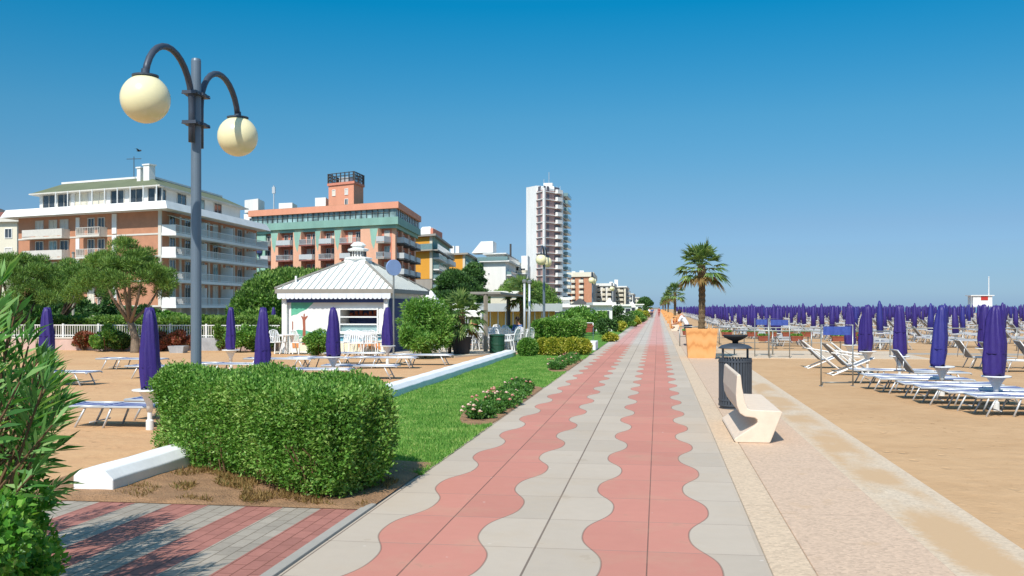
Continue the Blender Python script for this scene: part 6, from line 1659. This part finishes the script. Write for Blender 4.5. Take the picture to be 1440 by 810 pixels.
def tower():
    t0 = 380
    A, Bp, Cp, D, E = PT(741.5, 388), PT(755, 382), PT(764, 377), PT(789, 387), PT(796.5, 408)
    G = PT(752, 412)
    root = empty('tower_block', Bp, 'tall slender tower block with brick red and white storeys', 'building')
    zt = Z(262, 380); g = -.6
    MB().prism([(q.x, q.y) for q in (A, Bp, Cp, D, E, G)], g, zt - 1.5).build('core_wall', 'tower_brick', root)
    F0, F1, F2, F3 = Face(A, Bp), Face(Bp, Cp), Face(Cp, D), Face(D, E)
    m = MB(); F0.box(m, -.3, F0.L, g, zt + .5, -6, .3); m.build('white_slab', 'stucco_white', root)
    n = 16; h = (zt - 2 - g) / n
    for k in range(n):
        z = g + h * (k + 1) - .2
        m = MB(); F1.box(m, 0, F1.L, z - .14, z + .14, -.1, .45); F2.box(m, -.3, F2.L + .3, z - .14, z + .14, -.1, .55); F3.box(m, 0, F3.L, z - .14, z + .14, -.1, .6)
        m.build('floor_band', 'stucco_white', root)
        m = MB(); F2.box(m, F2.L * .62, F2.L * .9, z + .15, z + 1.3, .5, 1.5); F2.box(m, F2.L * .60, F2.L * .92, z - .2, z + .15, .4, 1.6); m.build('balcony', 'stucco_white', root)
        m = MB(); F1.box(m, F1.L * .2, F1.L * .6, z + .2, z + h * .75, -.1, .06); F2.box(m, F2.L * .03, F2.L * .13, z + .2, z + h * .75, -.1, .06); F2.box(m, F2.L * .2, F2.L * .32, z + .2, z + h * .75, -.1, .06); F2.box(m, F2.L * .62, F2.L * .9, z + .2, z + h * .8, -.1, .06); m.build('window_row', 'tower_window', root)
        m = MB(); F3.box(m, F3.L * .3, F3.L * 1.02, z - .1, z + 1.2, .5, 2.0); m.build('balcony', 'rail_glass', root)
    m = MB(); F2.box(m, -.3, .5, g, zt - 1, -.1, .7); F2.box(m, F2.L * .95, F2.L * 1.0 + .4, g, zt - 1, -.1, .7); m.build('corner_rib', 'stucco_white', root)
    m = MB(); F3.box(m, .3, F3.L, g, zt - 1.5, -.05, .15); m.build('grey_side', 'rail_glass', root)
    MB().prism([(q.x, q.y) for q in (A, Bp, Cp, D, E, G)], zt - 1.5, zt - .7).build('roof', 'stucco_white', root)
    c = PT(772, 392)
    m = MB(); m.prism([(c.x - 4, c.y - 3), (c.x + 4.5, c.y - 3), (c.x + 4.5, c.y + 4), (c.x - 4, c.y + 4)], zt - .7, zt + 1.2, [(c.x - 2.5, c.y - 2), (c.x + 2, c.y - 2), (c.x + 2, c.y + 3), (c.x - 2.5, c.y + 3)]); m.prism([(c.x - 2, c.y - 1.5), (c.x + 1.5, c.y - 1.5), (c.x + 1.5, c.y + 2), (c.x - 2, c.y + 2)], zt + 1.2, zt + 2.6); m.build('roof_house', 'stucco_white', root)
    m = MB(); m.tube([(c.x, c.y, zt + 2), (c.x, c.y, zt + 7)], .12, 4); m.tube([(c.x - 2, c.y, zt + 2), (c.x - 2, c.y, zt + 4.3)], .10, 4)
    for k in range(9): m.box(c.x - 5 + k * 1.2, c.x - 4.85 + k * 1.2, c.y - 3.2, c.y - 3.05, zt - .7, zt + 1.0)
    m.build('antenna_mast', 'alu', root)
tower()
def block(name, label, uC, tC, uL, tL, uR, tR, vtop, m, side, floors, cols, roofm='stucco_white', colr=(), bandv=None, topbox=None):
    Cc, L, R, B = plan(uC, tC, uL, tL, uR, tR); root = empty(name, Cc, label, 'building')
    zt = Z(vtop, tC); bprism(root, 'wall', [L, Cc, R, B], -.6, zt, m); bprism(root, 'roof', [L, Cc, R, B], zt, zt + (.8 if bandv is None else bandv), roofm, .8)
    Fl, Fr = Face(Cc, L), Face(Cc, R)
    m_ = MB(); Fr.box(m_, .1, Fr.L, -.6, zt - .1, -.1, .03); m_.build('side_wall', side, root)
    h = (zt + .6) / (floors + .4)
    for k in range(floors):
        z = zt - h * (k + 1) + .2
        for a, b in cols:
            balc(root, Fl, Fl.L * a, Fl.L * b, z, 1.4, .35, 'stucco_cream', 'panel', 'stucco_cream', 1.1, False)
            mm = MB(); Fl.box(mm, Fl.L * (a + .03), Fl.L * (b - .03), z, z + h * .72, -.1, .05); mm.build('window', 'pane', root)
        for a in colr: balc(root, Fr, Fr.L * a, Fr.L * (a + .25), z, 1.6, .35, 'stucco_white', 'panel', 'rail_grey', 1.1, False)
    if topbox:
        for u0, u1, v in topbox:
            q = [PT(u0, tC + 4), PT(u1, tC + 4), PT(u1, tC + 12), PT(u0, tC + 12)]; bprism(root, 'roof_house', q, zt + .5, Z(v, tC), 'stucco_white')
    return root
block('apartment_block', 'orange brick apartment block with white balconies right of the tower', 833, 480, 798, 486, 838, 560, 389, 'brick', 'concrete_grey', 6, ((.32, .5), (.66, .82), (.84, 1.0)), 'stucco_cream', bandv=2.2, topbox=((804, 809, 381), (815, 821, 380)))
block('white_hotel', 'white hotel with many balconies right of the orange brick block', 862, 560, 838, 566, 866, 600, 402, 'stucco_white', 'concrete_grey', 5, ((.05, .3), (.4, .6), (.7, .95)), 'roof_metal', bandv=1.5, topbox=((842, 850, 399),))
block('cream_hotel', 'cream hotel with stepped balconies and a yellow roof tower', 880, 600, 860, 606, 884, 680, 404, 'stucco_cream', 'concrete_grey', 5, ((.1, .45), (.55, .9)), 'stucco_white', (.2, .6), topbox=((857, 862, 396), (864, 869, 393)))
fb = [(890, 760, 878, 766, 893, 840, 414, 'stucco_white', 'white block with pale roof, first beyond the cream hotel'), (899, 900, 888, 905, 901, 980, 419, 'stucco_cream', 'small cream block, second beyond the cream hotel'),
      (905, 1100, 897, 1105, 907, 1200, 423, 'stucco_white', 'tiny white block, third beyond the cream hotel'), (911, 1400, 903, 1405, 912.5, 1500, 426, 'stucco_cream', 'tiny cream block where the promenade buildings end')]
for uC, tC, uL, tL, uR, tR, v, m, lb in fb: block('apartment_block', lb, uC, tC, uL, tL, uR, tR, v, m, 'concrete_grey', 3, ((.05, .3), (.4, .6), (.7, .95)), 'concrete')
# far white tents / roofs in front of the hotels
bpt = PT(195.5, 60, Z(212, 60)); root = empty('bird', bpt, 'small dark bird flying in the sky below the left lamp globe', 'bird')
bm_ = MB().lathe([(.004, -.17), (.03, -.12), (.055, -.03), (.05, .05), (.03, .10), (.033, .13), (.008, .17)], (0, 0, 0), 10)
bm_.v = [(z, y, x) for x, y, z in bm_.v]
bm_.add([(.06, .02, .02), (-.07, .02, .02), (-.10, .24, .10), (.02, .22, .10), (-.12, .42, .04)], [(0, 1, 2, 3), (3, 2, 4)]).add([(.06, -.02, .02), (-.07, -.02, .02), (-.10, -.24, .10), (.02, -.22, .10), (-.12, -.42, .04)], [(3, 2, 1, 0), (4, 2, 3)])
o = bm_.build_local('body', 'bird_dark', root)
# ================================================================ LIGHT, SKY, CAMERA
AZ, EL = math.radians(11), math.radians(48)      # light travels towards +x,+y ; sun stands behind the camera
sd = Vector((-math.sin(AZ) * math.cos(EL), -math.cos(AZ) * math.cos(EL), math.sin(EL)))
sun = bpy.data.lights.new('sun', 'SUN'); sun.energy = 4.2; sun.angle = math.radians(.53); sun.color = (1, .95, .87)
so = bpy.data.objects.new('sun', sun); C.objects.link(so); so.rotation_euler = sd.to_track_quat('Z', 'Y').to_euler(); so.location = (0, -20, 40)
w = bpy.data.worlds.new('World'); sc.world = w; w.use_nodes = True; nt = w.node_tree; nt.nodes.clear(); b = NB(nt)
sk = b.n('TexSky'); sk.sky_type = 'NISHITA'; sk.sun_disc = False; sk.sun_elevation = EL
sk.sun_rotation = math.atan2(sd.x, sd.y); sk.air_density = 1.0; sk.dust_density = .5; sk.ozone_density = 3.0; sk.altitude = 0
hs = b.n('HueSaturation'); hs.inputs['Saturation'].default_value = 1.2; hs.inputs['Hue'].default_value = .485; b.l(sk.outputs[0], hs.inputs['Color'])
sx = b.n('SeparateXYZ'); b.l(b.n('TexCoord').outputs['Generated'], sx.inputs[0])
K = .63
tint = b.ramp(sx.outputs[2], [(0, (.47*K, .75*K, 1.34*K, 1)), (.03, (.43*K, .65*K, 1.06*K, 1)), (.08, (.50*K, .62*K, .87*K, 1)), (.12, (.49*K, .67*K, .84*K, 1)), (.184, (.39*K, .75*K, .89*K, 1)), (.292, (.015*K, .79*K, 1.0*K, 1)), (.40, (.75, .85, .92, 1)), (1, (1.5, 1.38, 1.2, 1))])  # last stops brighten the unseen upper sky as added fill light
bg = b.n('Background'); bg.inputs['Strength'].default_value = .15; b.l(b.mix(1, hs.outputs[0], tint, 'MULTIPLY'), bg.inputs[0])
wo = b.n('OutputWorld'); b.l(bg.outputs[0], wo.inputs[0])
cam = bpy.data.cameras.new('camera'); co = bpy.data.objects.new('camera', cam); C.objects.link(co)
cam.sensor_width = 36; cam.lens = 36 * F / 1440; cam.shift_y = (V0 - 405) / 1440; cam.clip_start = .1; cam.clip_end = 9000
co.location = (0, 0, H); co.rotation_euler = (PI / 2, 0, TH); sc.camera = co
sc.render.engine = 'CYCLES'; sc.view_settings.view_transform = 'Standard'; sc.view_settings.look = 'None'; sc.view_settings.exposure = .22; sc.view_settings.gamma = 1
sc.cycles.max_bounces = 6; sc.cycles.transparent_max_bounces = 4
